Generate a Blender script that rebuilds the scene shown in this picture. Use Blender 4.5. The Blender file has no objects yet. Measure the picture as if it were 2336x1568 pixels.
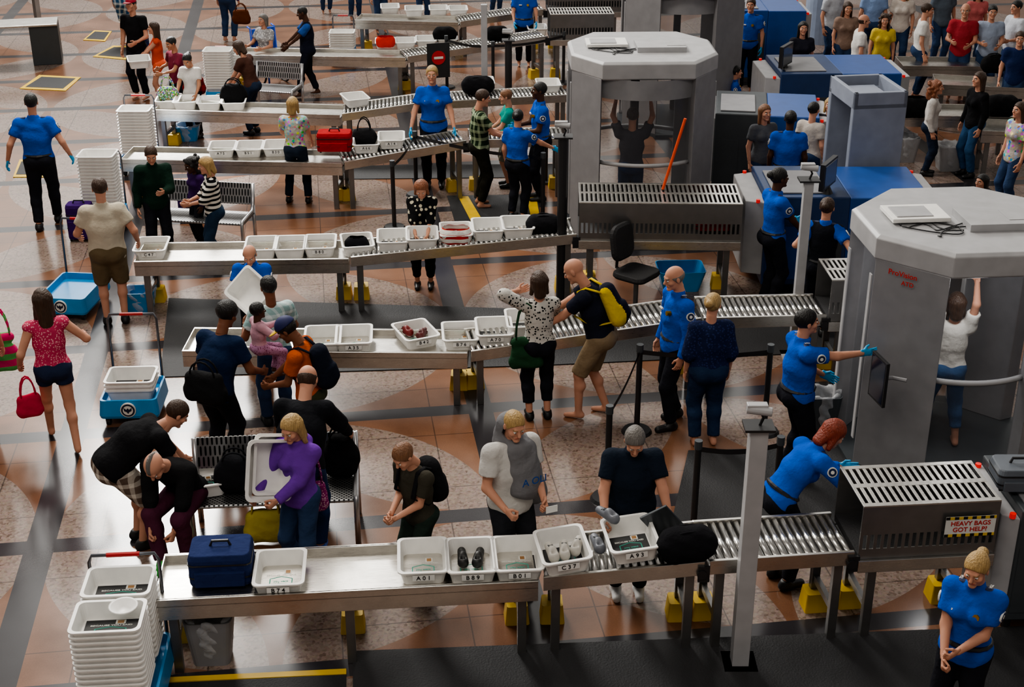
import bpy, math, random, numpy as np
from mathutils import Vector, Matrix, Euler
random.seed(7)
sc=bpy.context.scene
F=3244.;TH=math.radians(25);CZ=7.
def G(px,py,z=0.):
    a=(px-1168)/F;b=(784-py)/F;c,s=math.cos(TH),math.sin(TH)
    d=(a,c+b*s,-s+b*c);t=(z-CZ)/d[2]
    return Vector((d[0]*t,d[1]*t,z))
def link(o): sc.collection.objects.link(o);return o
def hx(h):
    h=h.lstrip('#');v=[int(h[i:i+2],16)/255 for i in (0,2,4)]
    return tuple((c/12.92 if c<.04045 else ((c+.055)/1.055)**2.4) for c in v)+(1,)
# ---------- materials
def mk(nt,t,*ins,**pr):
    n=nt.nodes.new(t)
    for k,v in pr.items(): setattr(n,k,v)
    for i,v in enumerate(ins):
        if v is None: continue
        if isinstance(v,bpy.types.NodeSocket): nt.links.new(v,n.inputs[i])
        else: n.inputs[i].default_value=v
    return n
def ma(nt,op,a,b=None,c=None): return mk(nt,'ShaderNodeMath',a,b,c,operation=op).outputs[0]
def mixc(nt,f,a,b): return mk(nt,'ShaderNodeMixRGB',f,a,b).outputs[0]
def noise(nt,vec,s,d=2.):
    n=nt.nodes.new('ShaderNodeTexNoise');nt.links.new(vec,n.inputs['Vector']);n.inputs['Scale'].default_value=s;n.inputs['Detail'].default_value=d
    return n.outputs[0]
MATS={}
def mat(name,col,r=.5,m=0.,kind='n',c2=None,s=8.,bump=0.,bs=25.,tr=0.,em=0.,coat=0.,alpha=1.,spec=None):
    if name in MATS: return MATS[name]
    if isinstance(col,str): col=hx(col)
    if isinstance(c2,str): c2=hx(c2)
    M=bpy.data.materials.new(name);M.use_nodes=True;nt=M.node_tree;b=nt.nodes['Principled BSDF']
    tc=nt.nodes.new('ShaderNodeTexCoord').outputs['Object']
    xyz=mk(nt,'ShaderNodeSeparateXYZ',tc).outputs
    nz=noise(nt,tc,6.)
    lo_,hi_=.78,1.15
    if kind=='hair':
        mp=mk(nt,'ShaderNodeMapping',tc);mp.inputs['Scale'].default_value=(90,90,9);nz=noise(nt,mp.outputs[0],1.);lo_,hi_=.45,1.5
    base=mixc(nt,nz,tuple(c*lo_ for c in col[:3])+(1,),tuple(min(1,c*hi_) for c in col[:3])+(1,))
    mask=None
    if kind=='stripe': mask=ma(nt,'GREATER_THAN',ma(nt,'SINE',ma(nt,'MULTIPLY',xyz[2],s)),0.)
    elif kind=='plaid':
        a=ma(nt,'GREATER_THAN',ma(nt,'SINE',ma(nt,'MULTIPLY',xyz[2],s)),.35)
        c=ma(nt,'GREATER_THAN',ma(nt,'SINE',ma(nt,'MULTIPLY',ma(nt,'ADD',xyz[0],xyz[1]),s)),.35)
        mask=ma(nt,'MULTIPLY',ma(nt,'ADD',a,c),.5)
    elif kind in('dots','floral'):
        v=nt.nodes.new('ShaderNodeTexVoronoi');nt.links.new(tc,v.inputs['Vector']);v.inputs['Scale'].default_value=s
        mask=ma(nt,'LESS_THAN',v.outputs['Distance'],.33 if kind=='dots' else .5)
        if kind=='floral':
            hs=mk(nt,'ShaderNodeHueSaturation',.5,1.,.8,.6,v.outputs['Color']).outputs[0];c2=hs
    elif kind=='perf':
        mask=ma(nt,'GREATER_THAN',ma(nt,'MULTIPLY',ma(nt,'SINE',ma(nt,'MULTIPLY',xyz[0],s)),ma(nt,'SINE',ma(nt,'MULTIPLY',xyz[1],s))),.15)
    elif kind=='hatch': mask=ma(nt,'GREATER_THAN',ma(nt,'SINE',ma(nt,'MULTIPLY',ma(nt,'ADD',xyz[0],xyz[1]),s)),0.)
    if mask is not None: base=mixc(nt,mask,base,c2)
    nt.links.new(base,b.inputs['Base Color'])
    b.inputs['Metallic'].default_value=m;b.inputs['Roughness'].default_value=r
    if spec is not None: b.inputs['Specular IOR Level'].default_value=spec
    if kind=='brush':
        mp=mk(nt,'ShaderNodeMapping',tc);mp.inputs['Scale'].default_value=(3,60,60)
        rr=noise(nt,mp.outputs[0],3.);nt.links.new(ma(nt,'MULTIPLY_ADD',rr,.25,r-.12),b.inputs['Roughness'])
    if bump:
        n=noise(nt,tc,bs,3.);bp=mk(nt,'ShaderNodeBump');bp.inputs['Strength'].default_value=bump;bp.inputs['Distance'].default_value=.02
        nt.links.new(n if kind!='hair' else nz,bp.inputs['Height']);nt.links.new(bp.outputs[0],b.inputs['Normal'])
    if tr: b.inputs['Transmission Weight'].default_value=tr
    if coat: b.inputs['Coat Weight'].default_value=coat
    if alpha<1: b.inputs['Alpha'].default_value=alpha
    if em:
        nt.links.new(base,b.inputs['Emission Color']);b.inputs['Emission Strength'].default_value=em
    MATS[name]=M;return M
def fb(c,kind='n',c2=None,s=60.): return mat('fabric_%s_%s_%s_%d'%(c,kind,c2,s),c,.9,kind=kind,c2=c2,s=s,bump=.75,bs=13,spec=.12)
steel=mat('brushed_steel',(.62,.60,.56,1),.30,1.,'brush')
dsteel=mat('dark_steel',(.25,.245,.24,1),.38,.9,'brush')
roll=mat('roller_steel',(.70,.69,.67,1),.25,1.)
white=mat('white_plastic',(.84,.83,.80,1),.4)
black=mat('black_plastic',(.015,.015,.017,1),.45)
rub=mat('black_rubber',(.020,.020,.022,1),.7,bump=.3,bs=60)
blue=mat('blue_plastic','#1187c4',.38)
grey=mat('grey_paint','#87878a',.45)
lgrey=mat('light_grey_paint','#a6a6a8',.45)
dgrey=mat('dark_grey_paint','#3c4145',.5)
mblue=mat('machine_blue','#1f4c90',.42)
nblue=mat('machine_navy','#223c66',.42)
yel=mat('yellow_paint','#dcb414',.55)
red=mat('red_plastic','#b01818',.4)
redl=mat('red_lamp','#c81408',.4,em=.5)
glass=mat('smoked_panel',(.10,.10,.11,1),.10,alpha=.30)
card=mat('black_card',(.012,.013,.015,1),.55)
teal=mat('teal_ink','#3fa08c',.6)
ink=mat('white_ink','#d8d8d2',.6)
inkb=mat('black_ink','#101010',.6)
inkr=mat('red_ink','#c22418',.6)
liner=mat('clear_liner',(.75,.77,.8,1),.25,alpha=.35,bump=.8,bs=18)
gold=mat('gold_metal','#c9a13a',.3,.9)
glove='#1fa0d8'
# ---------- mesh builder
class MB:
    def __init__(s): s.v=[];s.f=[];s.m=[]
    def add(s,vs,fs,mi=0):
        o=len(s.v);s.v+=[tuple(v) for v in vs];s.f+=[[i+o for i in f] for f in fs];s.m+=[mi]*len(fs);return s
    def box(s,x0,y0,z0,x1,y1,z1,mi=0):
        return s.add([(x,y,z) for z in(z0,z1) for y in(y0,y1) for x in(x0,x1)],[(0,2,3,1),(4,5,7,6),(0,1,5,4),(2,6,7,3),(0,4,6,2),(1,3,7,5)],mi)
    def tube(s,pts,r,n=8,mi=0,r2=None,flat=1.):
        pts=[Vector(p) for p in pts];N=len(pts);vs=[];prev=None
        for i,p in enumerate(pts):
            d=(pts[min(i+1,N-1)]-pts[max(i-1,0)]).normalized()
            a=prev-d*prev.dot(d) if prev is not None else d.cross(Vector((0,0,1)) if abs(d.z)<.9 else Vector((1,0,0)))
            a.normalize();prev=a;b=d.cross(a)
            rr=r if r2 is None else r+(r2-r)*i/(N-1)
            for k in range(n):
                t=2*math.pi*k/n;vs.append(p+a*rr*math.cos(t)+b*rr*flat*math.sin(t))
        fs=[(i*n+k,i*n+(k+1)%n,(i+1)*n+(k+1)%n,(i+1)*n+k) for i in range(N-1) for k in range(n)]
        fs+=[list(range(n))[::-1],[(N-1)*n+k for k in range(n)]]
        return s.add(vs,fs,mi)
    def cyl(s,a,b,r,n=14,mi=0,r2=None): return s.tube([a,b],r,n,mi,r2)
    def loft(s,secs,mi=0,caps=(1,1)):
        n=len(secs[0]);vs=[p for q in secs for p in q]
        fs=[(i*n+k,i*n+(k+1)%n,(i+1)*n+(k+1)%n,(i+1)*n+k) for i in range(len(secs)-1) for k in range(n)]
        if caps[0]: fs.append(list(range(n))[::-1])
        if caps[1]: fs.append([(len(secs)-1)*n+k for k in range(n)])
        return s.add(vs,fs,mi)
    def prism(s,poly,z0,z1,mi=0): return s.loft([[(x,y,z0) for x,y in poly],[(x,y,z1) for x,y in poly]],mi)
    def mesh(s,name,mats,smooth=False):
        me=bpy.data.meshes.new(name);me.from_pydata(s.v,[],s.f)
        for m in mats: me.materials.append(m)
        me.polygons.foreach_set('material_index',s.m)
        if smooth: me.polygons.foreach_set('use_smooth',[True]*len(s.f))
        me.update();return me
    def obj(s,name,mats,par=None,loc=(0,0,0),rz=0.,lab=None,cat=None,bev=0.,smooth=False,grp=None):
        if not isinstance(mats,(list,tuple)): mats=[mats]
        o=link(bpy.data.objects.new(name,s.mesh(name,mats,smooth)));fin(o,par,loc,rz,lab,cat,grp)
        if bev:
            b=o.modifiers.new('bevel','BEVEL');b.width=bev;b.segments=2;b.limit_method='ANGLE'
        return o
def fin(o,par=None,loc=(0,0,0),rz=0.,lab=None,cat=None,grp=None):
    if par is not None: o.parent=par
    o.location=loc
    if not isinstance(rz,(tuple,list)): rz=(0,0,rz)
    o.rotation_euler=rz
    if lab: o['label']=lab
    if cat: o['category']=cat
    if grp: o['group']=grp
    return o
def emp(name,loc,rz,lab,cat,grp=None):
    return fin(link(bpy.data.objects.new(name,None)),None,loc,rz,lab,cat,grp)
def rrect(w,d,r,z,n=4):
    P=[]
    for cx,cy,a0 in((w/2-r,d/2-r,0),(-w/2+r,d/2-r,90),(-w/2+r,-d/2+r,180),(w/2-r,-d/2+r,270)):
        for k in range(n+1):
            a=math.radians(a0+90*k/n);P.append((cx+r*math.cos(a),cy+r*math.sin(a),z))
    return P
TX={}
def text(s,size,par,loc,rot,m,name='lettering'):
    k=(s,size,m.name)
    if k not in TX:
        cu=bpy.data.curves.new('t','FONT');cu.body=s;cu.size=size;cu.align_x='CENTER';cu.align_y='CENTER';cu.extrude=.0008;cu.offset=size*.015
        ob=bpy.data.objects.new('t',cu);link(ob);bpy.context.view_layer.update()
        me=bpy.data.meshes.new_from_object(ob);bpy.data.objects.remove(ob)
        me.materials.clear();me.materials.append(m);TX[k]=me
    return fin(link(bpy.data.objects.new(name,TX[k])),par,loc,rot)
# ---------- implicit surfaces
class S:
    def __init__(s,lo,hi,h):
        s.lo=np.array(lo,float);s.h=h;s.n=np.ceil((np.array(hi,float)-s.lo)/h).astype(int)+2
        s.v=np.full(s.n,.5,np.float32)
    def sub(s,a,b):
        i0=np.clip(np.floor((a-s.lo)/s.h).astype(int),0,s.n-1);i1=np.clip(np.ceil((b-s.lo)/s.h).astype(int)+1,1,s.n)
        ax=[s.lo[i]+s.h*np.arange(i0[i],i1[i]) for i in range(3)]
        return tuple(slice(i0[i],i1[i]) for i in range(3)),ax[0][:,None,None],ax[1][None,:,None],ax[2][None,None,:]
    def put(s,sl,d,k,cut):
        v=s.v[sl]
        if cut: 
            d=-d;h=np.maximum(k-abs(v-d),0)/k;s.v[sl]=np.maximum(v,d)+h*h*k/4
        else:
            h=np.maximum(k-abs(v-d),0)/k;s.v[sl]=np.minimum(v,d)-h*h*k/4
    def cone(s,a,b,ra,rb=None,k=.03,u=None,e=1.,f0=0,f1=0,cut=0):
        a=np.array(a,float);b=np.array(b,float);rb=ra if rb is None else rb
        pad=max(ra,rb)*max(e,1)+k+2*s.h
        sl,X,Y,Z=s.sub(np.minimum(a,b)-pad,np.maximum(a,b)+pad)
        x,y,z=X-a[0],Y-a[1],Z-a[2];d=b-a;L2=max(d@d,1e-9);L=math.sqrt(L2)
        t0=(x*d[0]+y*d[1]+z*d[2])/L2;t=np.clip(t0,0,1)
        qx,qy,qz=x-t*d[0],y-t*d[1],z-t*d[2]
        if u is not None:
            l=(qx*u[0]+qy*u[1]+qz*u[2])*(1-1/e);qx=qx-u[0]*l;qy=qy-u[1]*l;qz=qz-u[2]*l
        D=np.sqrt(qx*qx+qy*qy+qz*qz)-(ra+(rb-ra)*t)
        if f0: D=np.maximum(D,-t0*L)
        if f1: D=np.maximum(D,(t0-1)*L)
        s.put(sl,D,k,cut);return s
    def ell(s,c,r,k=.02,cut=0):
        c=np.array(c,float);r=np.array(r,float);sl,X,Y,Z=s.sub(c-r-k-2*s.h,c+r+k+2*s.h)
        D=(np.sqrt(((X-c[0])/r[0])**2+((Y-c[1])/r[1])**2+((Z-c[2])/r[2])**2)-1)*r.min()
        s.put(sl,D,k,cut);return s
    def plane(s,p,n):
        X,Y,Z=[s.lo[i]+s.h*np.arange(s.n[i]) for i in range(3)]
        s.v=np.maximum(s.v,((X-p[0])*n[0])[:,None,None]+((Y-p[1])*n[1])[None,:,None]+((Z-p[2])*n[2])[None,None,:]).astype(np.float32);return s
    def wr(s,a,f=22.,ph=0.):
        X,Y,Z=[(s.lo[i]+s.h*np.arange(s.n[i])).astype(np.float32) for i in range(3)]
        X=X[:,None,None];Y=Y[None,:,None];Z=Z[None,None,:]
        s.v=s.v+a*(np.sin(f*(X+.6*Z)+ph+2*np.sin(9*Z+7*Y))*np.sin(f*.7*(Z+Y)+1.3*ph)-.6);return s
    def net(s):
        v=s.v;sg=v<0;nx,ny,nz=v.shape;c=np.zeros((nx-1,ny-1,nz-1),np.uint8)
        for i in(0,1):
            for j in(0,1):
                for k in(0,1): c+=sg[i:nx-1+i,j:ny-1+j,k:nz-1+k]
        act=np.argwhere((c>0)&(c<8));idx=np.full(c.shape,-1,np.int32);idx[tuple(act.T)]=np.arange(len(act))
        acc=np.zeros((len(act),3));cnt=np.zeros(len(act))
        cs=[(i,j,k) for i in(0,1) for j in(0,1) for k in(0,1)]
        for a in cs:
            for ax in range(3):
                if a[ax]: continue
                b=list(a);b[ax]=1
                va=v[tuple((act+a).T)];vb=v[tuple((act+b).T)];m=(va<0)!=(vb<0)
                t=va[m]/(va[m]-vb[m]);p=np.tile(np.array(a,float),(len(t),1));p[:,ax]+=t;acc[m]+=p;cnt[m]+=1
        V=s.lo+(act+acc/np.maximum(cnt,1)[:,None])*s.h
        Q=[]
        for ax in range(3):
            o1,o2=(ax+1)%3,(ax+2)%3
            lo=[slice(1,-1)]*3;hi=[slice(1,-1)]*3;lo[ax]=slice(0,-1);hi[ax]=slice(1,None)
            A=sg[tuple(lo)];m=A!=sg[tuple(hi)];e=np.argwhere(m);ins=A[m]
            off=np.array([1,1,1]);off[ax]=0;e=e+off
            q=[]
            for d1,d2 in((-1,-1),(0,-1),(0,0),(-1,0)):
                cc=e.copy();cc[:,o1]+=d1;cc[:,o2]+=d2;q.append(idx[tuple(cc.T)])
            q=np.stack(q,1);q[~ins]=q[~ins][:,::-1];Q.append(q)
        Q=np.concatenate(Q);return V,Q[(Q>=0).all(1)]
def npobj(name,parts,mats,par=None,loc=(0,0,0),rz=0.,lab=None,cat=None,grp=None):
    Vs=[];Qs=[];Ms=[];o=0
    for V,Q,mi in parts:
        Vs.append(V);Qs.append(Q+o);o+=len(V);Ms.append(np.full(len(Q),mi) if np.isscalar(mi) else mi)
    V=np.concatenate(Vs);Q=np.concatenate(Qs);mi=np.concatenate(Ms);n=len(Q)
    me=bpy.data.meshes.new(name);me.vertices.add(len(V));me.vertices.foreach_set('co',V.astype(np.float32).ravel())
    me.loops.add(4*n);me.loops.foreach_set('vertex_index',Q.astype(np.int32).ravel())
    me.polygons.add(n);me.polygons.foreach_set('loop_start',np.arange(0,4*n,4,dtype=np.int32))
    for m in mats: me.materials.append(m)
    me.update(calc_edges=True);me.polygons.foreach_set('material_index',mi.astype(np.int32));me.polygons.foreach_set('use_smooth',np.ones(n,bool));me.update()
    return fin(link(bpy.data.objects.new(name,me)),par,loc,rz,lab,cat,grp)
# head, hand and hair templates
def mkhead(h):
    g=S((-.12,-.14,-.18),(.12,.15,.14),h)
    g.ell((0,-.012,.032),(.076,.097,.088)).ell((0,.022,-.04),(.056,.068,.078),.03)
    g.cone((-.03,.08,.032),(.03,.08,.032),.011,k=.015).cone((0,.088,.02),(0,.108,-.018),.008,.014,k=.012)
    g.ell((0,.078,-.093),(.026,.02,.018),.02).cone((-.018,.083,-.055),(.018,.083,-.055),.009,k=.012)
    for x in(-1,1):
        g.ell((x*.03,.103,.010),(.015,.016,.011),.01,1).ell((x*.043,.06,-.02),(.022,.022,.02),.02)
        g.ell((x*.079,-.008,.0),(.009,.018,.03),.008)
    g.cone((0,-.02,-.05),(0,-.03,-.2),.052,.055,k=.02)
    V,Q=g.net();c=V[Q].mean(1);mi=np.zeros(len(Q),int);X=abs(c[:,0])
    mi[(X<.023)&(c[:,1]>.08)&(c[:,2]>-.063)&(c[:,2]<-.047)]=1
    mi[(X>.012)&(X<.046)&(c[:,1]>.068)&(c[:,2]>.026)&(c[:,2]<.036)]=2
    P=[(V,Q,mi)]
    for x in(-1,1):
        V,Q=S((x*.03-.02,.06,-.01),(x*.03+.02,.12,.03),.004).ell((x*.03,.081,.010),(.013,.011,.009),.002).net();P.append((V,Q,3))
        V,Q=S((x*.03-.01,.08,0),(x*.03+.01,.11,.02),.003).ell((x*.03,.0905,.010),(.0055,.004,.0055),.002).net();P.append((V,Q,4))
    return P
HEAD={0:mkhead(.0055),1:mkhead(.009)}
def mkhand(curl,thumb=0):
    g=S((-.1,-.08,-.03),(.04,.09,.2),.0045);u=(0,1,0)
    g.cone((0,0,-.01),(0,.0,.08),.017,.016,k=.01,u=u,e=2.3)
    for y,L in((.030,.072),(.010,.08),(-.011,.074),(-.031,.058)):
        p=np.array((0,y,.078));a=0
        for i,(fr,rr) in enumerate(((.45,.0095),(.3,.0088),(.25,.008))):
            a+=math.radians(curl*(.7,1.1,.8)[i]);q=p+L*fr*np.array((-math.sin(a),y*.5,math.cos(a)))
            g.cone(p,q,rr,rr*.93,k=.003);p=q
    g.cone((-.004,.022,.018),(-.018,.052,.045),.014,.011,k=.008);g.cone((-.018,.052,.045),(-.035-.01*thumb,.055-.01*thumb,.078),.0105,.0085,k=.004)
    return g.net()
HAND={'relax':mkhand(22),'grip':mkhand(75,1),'open':mkhand(6)}
HC={}
def mkhair(st,far):
    if (st,far) in HC: return HC[(st,far)]
    g=S((-.17,-.24,-.42),(.17,.17,.2),.012 if far else .007)
    if st=='ring': g.ell((0,-.014,.02),(.081,.101,.085)).plane((0,0,.035),(0,0,1))
    elif st=='hawk': g.ell((0,-.01,.05),(.028,.095,.092))
    elif st=='buzz': g.ell((0,-.013,.033),(.079,.100,.091))
    else: g.ell((0,-.016,.038),(.085,.105,.096))
    if st!='hawk': g.plane((0,.082,.078),(0,.79,-.6)).plane((0,0,-.075),(0,.25,-1))
    if st in('bob','long','curly'):
        z={'bob':-.12,'long':-.30,'curly':-.2}[st]
        for x in(-1,1): g.cone((x*.066,-.015,.04),(x*.085,-.02,max(z,-.17)),.027,.022)
        g.cone((0,-.06,.03),(0,-.085,z),.058,.04,u=(1,0,0),e=1.55)
        if st=='curly':
            rn=np.random.default_rng(1)
            for i in range(60):
                a=rn.uniform(0,6.28);zz=rn.uniform(-.2,.1);p=(.1*math.cos(a),-.04+.1*math.sin(a),zz)
                if p[1]<.03 or zz>.07: g.ell(p,(.028,)*3,.01)
    if st=='pony': g.cone((0,-.1,.05),(0,-.15,.0),.03,.032).cone((0,-.15,.0),(0,-.13,-.2),.032,.012)
    if st=='bun': g.ell((0,-.125,.055),(.042,.038,.04),.015)
    if st=='afro': g.ell((0,-.02,.05),(.1,.11,.1),.01).plane((0,.082,.078),(0,.79,-.6))
    if not far: g.wr(.0016,60.)
    HC[(st,far)]=g.net();return HC[(st,far)]
def R3(x=0,y=0,z=0): return np.array(Euler((math.radians(x),math.radians(y),math.radians(z))).to_matrix())
def ik(a,t,l1,l2,pole):
    d=t-a;L=np.linalg.norm(d)+1e-6;dn=d/L;L=max(min(L,(l1+l2)*.997),abs(l1-l2)+.05)
    c=(l1*l1+L*L-l2*l2)/(2*l1*L);p=pole-dn*(pole@dn);p/=np.linalg.norm(p)+1e-9
    return a+dn*l1*c+p*l1*math.sqrt(max(0,1-c*c)),a+dn*L
SK={'A':'#c48f76','B':'#a8775c','C':'#784c36','D':'#4c3022'}
HR={'bl':'#a88a58','lb':'#765034','br':'#3c281a','bk':'#12100f','gr':'#6c6864','rd':'#7c2c10','ro':'#845034'}
def person(pos,H,face,lab,top,bot,hair,shoe='#151517',sk='A',sex='m',w=1.,lean=0,side=0,tw=0,hp=0,hyaw=0,hip=None,ho=(0,0),LH=None,RH=None,LF=(-.1,0,0),RF=(.1,0,0),gl=None,hs='relax',coll=0,tsa=False,vest=None,hat=None,lp=None,loose=0.):
    s=H/1.75;f=sex=='f';V=lambda *a:np.array(a,float)*s
    y=pos[1];h=.013 if y<14.8 else .018 if y<18.5 else .023 if y<24 else .03;far=y>17
    Pv=V(ho[0],ho[1]-(lean*.0022 if hip is None else 0),hip if hip else .93-abs(lean)*.0006)
    B=R3(0,0,tw)@R3(0,side,0);R1=B@R3(-lean*.8);R2=B@R3(-lean*1.12);Rh=R3(0,0,tw+hyaw)@R3(0,side*.5,0)@R3(-(lean*.7+hp))
    C=Pv+R1@V(0,0,.26);N=C+R2@V(0,0,.24);Hc=N+R2@V(0,.01,.08)+Rh@V(0,.02,.11)
    sx=.158 if f else .178;sh={};el={};wr={};hj={};kn={};an={}
    for c,q,T_,FT in((-1,'L',LH,LF),(1,'R',RH,RF)):
        sh[q]=C+R2@V(c*sx,0,.185)
        t=V(*T_) if T_ is not None else sh[q]+V(c*.07,.06,-.52)
        el[q],wr[q]=ik(sh[q],t,.285*s,.255*s,V(c*.5,-1,-.35) if lp is None else V(*lp))
        hj[q]=Pv+R3(0,0,tw*.5)@V(c*.085,0,-.03);kn[q],an[q]=ik(hj[q],V(FT[0],FT[1],FT[2]+.08),.43*s,.42*s,V(c*.12,1,0))
    J=[Pv,C,N]+[d[q] for d in(sh,el,wr,hj,kn,an) for q in 'LR'];lo=np.min(J,0)-.2;hi=np.max(J,0)+.2
    lo[2]=min(lo[2],-.02) if LF[2]<.05 else lo[2]
    u1=R1@np.array((1.,0,0));u=R2@np.array((1.,0,0));wa=.6+.4*w
    g=S(lo,hi,h);a=s
    def torso(g,o,bt=0.):
        g.cone(Pv+R1@V(-.055,0,-.02),Pv+R1@V(.055,0,-.02),(.105*w+o)*a)
        g.cone(Pv+R1@V(0,.01,bt),C,(.10*w+o)*a,((.088 if f else .105)*w+o)*a,u=u1,e=1.28,f0=bt<0)
        g.cone(C,C+R2@V(0,0,.12),((.093 if f else .108)*w+o)*a,(.092*wa+o)*a,u=u,e=1.35)
        g.cone(sh['L'],sh['R'],(.05*wa+o*.8)*a)
        if f:
            for c in(-1,1): g.ell(C+R2@V(c*.065,.085*w,.06),[(.052*wa+o)*a]*3,.03)
    torso(g,0.)
    def calf(q): return kn[q]*.68+an[q]*.32+V(0,-.02,0)
    for c in(-1,1): g.ell(Pv+V(c*.06,-.055,-.03),[.088*w*a]*3,.03)
    g.cone(N-R2@V(0,0,.05),Hc+Rh@V(0,-.03,-.10),.056*a,.05*a)
    for q in 'LR':
        g.cone(sh[q],el[q],.05*wa*a,.038*wa*a).cone(el[q],wr[q],.04*wa*a,.026*a,k=.02)
        g.cone(hj[q],kn[q],.083*w*a,.052*wa*a).cone(kn[q],an[q],.052*wa*a,.036*a).ell(calf(q),[.05*wa*a]*3,.03)
        g.cone(an[q]+V(0,-.03,-.04),an[q]+V(0,.13,-.055),.034*a,.024*a)
    Vb,Qb=g.net();parts=[(Vb,Qb,0)]
    hsn=min(max(s,.9),1.05) if H>1.3 else s*1.25
    for V0,Q0,m0 in HEAD[int(far)]: parts.append(((V0*hsn)@Rh.T+Hc,Q0,m0))
    for c,q in((-1,'L'),(1,'R')):
        fd=wr[q]-el[q];fd/=np.linalg.norm(fd);tt=np.array((0,.75,.66));tt=tt-fd*(tt@fd);tt/=np.linalg.norm(tt);nn=np.cross(tt,fd)
        if nn[0]*c<0: nn=-nn
        V0,Q0=HAND[hs];Rm=np.stack([nn,tt,fd],1);W=(V0*s)@Rm.T+wr[q]
        parts.append((W,Q0 if np.linalg.det(Rm)>0 else Q0[:,::-1],5))
    skm=mat('skin_'+sk,SK[sk],.62,spec=.3);hc=HR.get(hair[1],'#222222')
    hm=mat('hair_'+hair[1],hc,.55,kind='hair',bump=.6)
    mats=[skm,mat('lips_'+sk,tuple(c*m for c,m in zip(hx(SK[sk])[:3],(.85,.5,.5)))+(1,),.45),hm,mat('eye_white','#d8d4cc',.3),mat('iris','#20150e',.2),mat('nitrile_glove',glove,.4) if gl else skm]
    rz=-math.radians(face)
    ob=npobj('person',parts,mats,None,pos,rz,lab,'person')
    o=.019+loose
    if top:
        g=S(lo,hi,h);torso(g,o,-.1)
        fr={'none':0,'short':.62,'3q':1.35,'long':1.97}[top[0]]
        for q in 'LR':
            if fr>0: g.cone(sh[q],sh[q]+(el[q]-sh[q])*min(fr,1),(.050*wa+o)*a,(.046*wa+o+.004)*a,f1=fr<1)
            if fr>1: g.cone(el[q],el[q]+(wr[q]-el[q])*(fr-1),(.040*wa+o)*a,(.026+o)*a,k=.02,f1=1)
        if coll: g.cone(N-R2@V(0,0,.03),N+R2@V(0,.012,.045),.072*a,.066*a,k=.01,f1=1)
        if coll==2: g.cone(N+R2@V(-.06,-.07,.0),N+R2@V(.06,-.07,0),.05,k=.03).cone(N+R2@V(0,-.08,0),N+R2@V(0,-.1,-.1),.055,k=.03)
        g.wr(.0045,20.,H*40);V1,Q1=g.net()
        npobj('shirt',[(V1,Q1,0)],[top[1]],ob)
    if vest:
        g=S(lo,hi,h);torso(g,o+.012,-.08);g.wr(.003);V1,Q1=g.net();npobj('vest',[(V1,Q1,0)],[vest],ob)
    if bot:
        g=S(lo,hi,h);o=.014+loose*.6
        g.cone(Pv+R1@V(-.055,0,-.03),Pv+R1@V(.055,0,-.03),(.105*w+o-.004)*a)
        g.cone(Pv,Pv+R1@V(0,.01,.05),(.10*w+.007)*a,(.098*w+.004)*a,u=u1,e=1.28,f1=1)
        for c in(-1,1): g.ell(Pv+V(c*.06,-.055,-.035),[(.089*w+o-.002)*a]*3,.03)
        fr={'mini':.4,'shorts':1.0,'capri':1.7,'long':1.93}[bot[0]];b0=.01 if bot[0]=='shorts' else 0
        for q in 'LR':
            e_=min(fr,1) if fr>1 else min(fr,.98)
            rk=.083*w+(.052*wa-.083*w)*e_+o+.004+b0
            g.cone(hj[q],hj[q]+(kn[q]-hj[q])*e_,(.084*w+o)*a,rk*a,f1=fr<=1)
            if fr>1:
                g.cone(kn[q],kn[q]+(an[q]-kn[q])*(fr-1),(.055*wa+o)*a,(.046+o)*a,f1=1).ell(calf(q),[(.051*wa+o)*a]*3,.03)
        g.wr(.0045,17.,H*30);V1,Q1=g.net();npobj('trousers' if fr>1 else 'shorts',[(V1,Q1,0)],[bot[1]],ob)
    if shoe and (h<.03):
        for q in 'LR':
            A=an[q];g=S(A-.2,A+.25,.012 if not far else .018)
            g.cone(A+V(0,-.035,-.04),A+V(0,.14,-.048),.045*a,.037*a,k=.02).cone(A+V(0,0,-.03),A+V(0,-.01,.02),.048*a,.046*a,f1=1)
            g.plane(A+V(0,0,-.08),(0,0,-1));V1,Q1=g.net();npobj('shoe',[(V1,Q1,0)],[mat('shoe_'+shoe,shoe,.5)],ob)
    if hair[0]:
        V0,Q0=mkhair(hair[0],far);npobj('hair',[((V0*hsn)@Rh.T+Hc,Q0,0)],[hm],ob)
    if hat:
        g=S((-.14,-.16,-.02),(.14,.26,.2),.009);g.ell((0,-.012,.045),(.092,.11,.1),.01).plane((0,0,.045),(0,0,-1));V0,Q0=g.net()
        g=S((-.14,-.0,-.02),(.14,.26,.2),.008);g.ell((0,.1,.05),(.075,.085,.012),.005);V2,Q2=g.net()
        npobj('cap',[(V0@Rh.T+Hc,Q0,0),(V2@Rh.T+Hc,Q2,1)],hat,ob)
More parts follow.
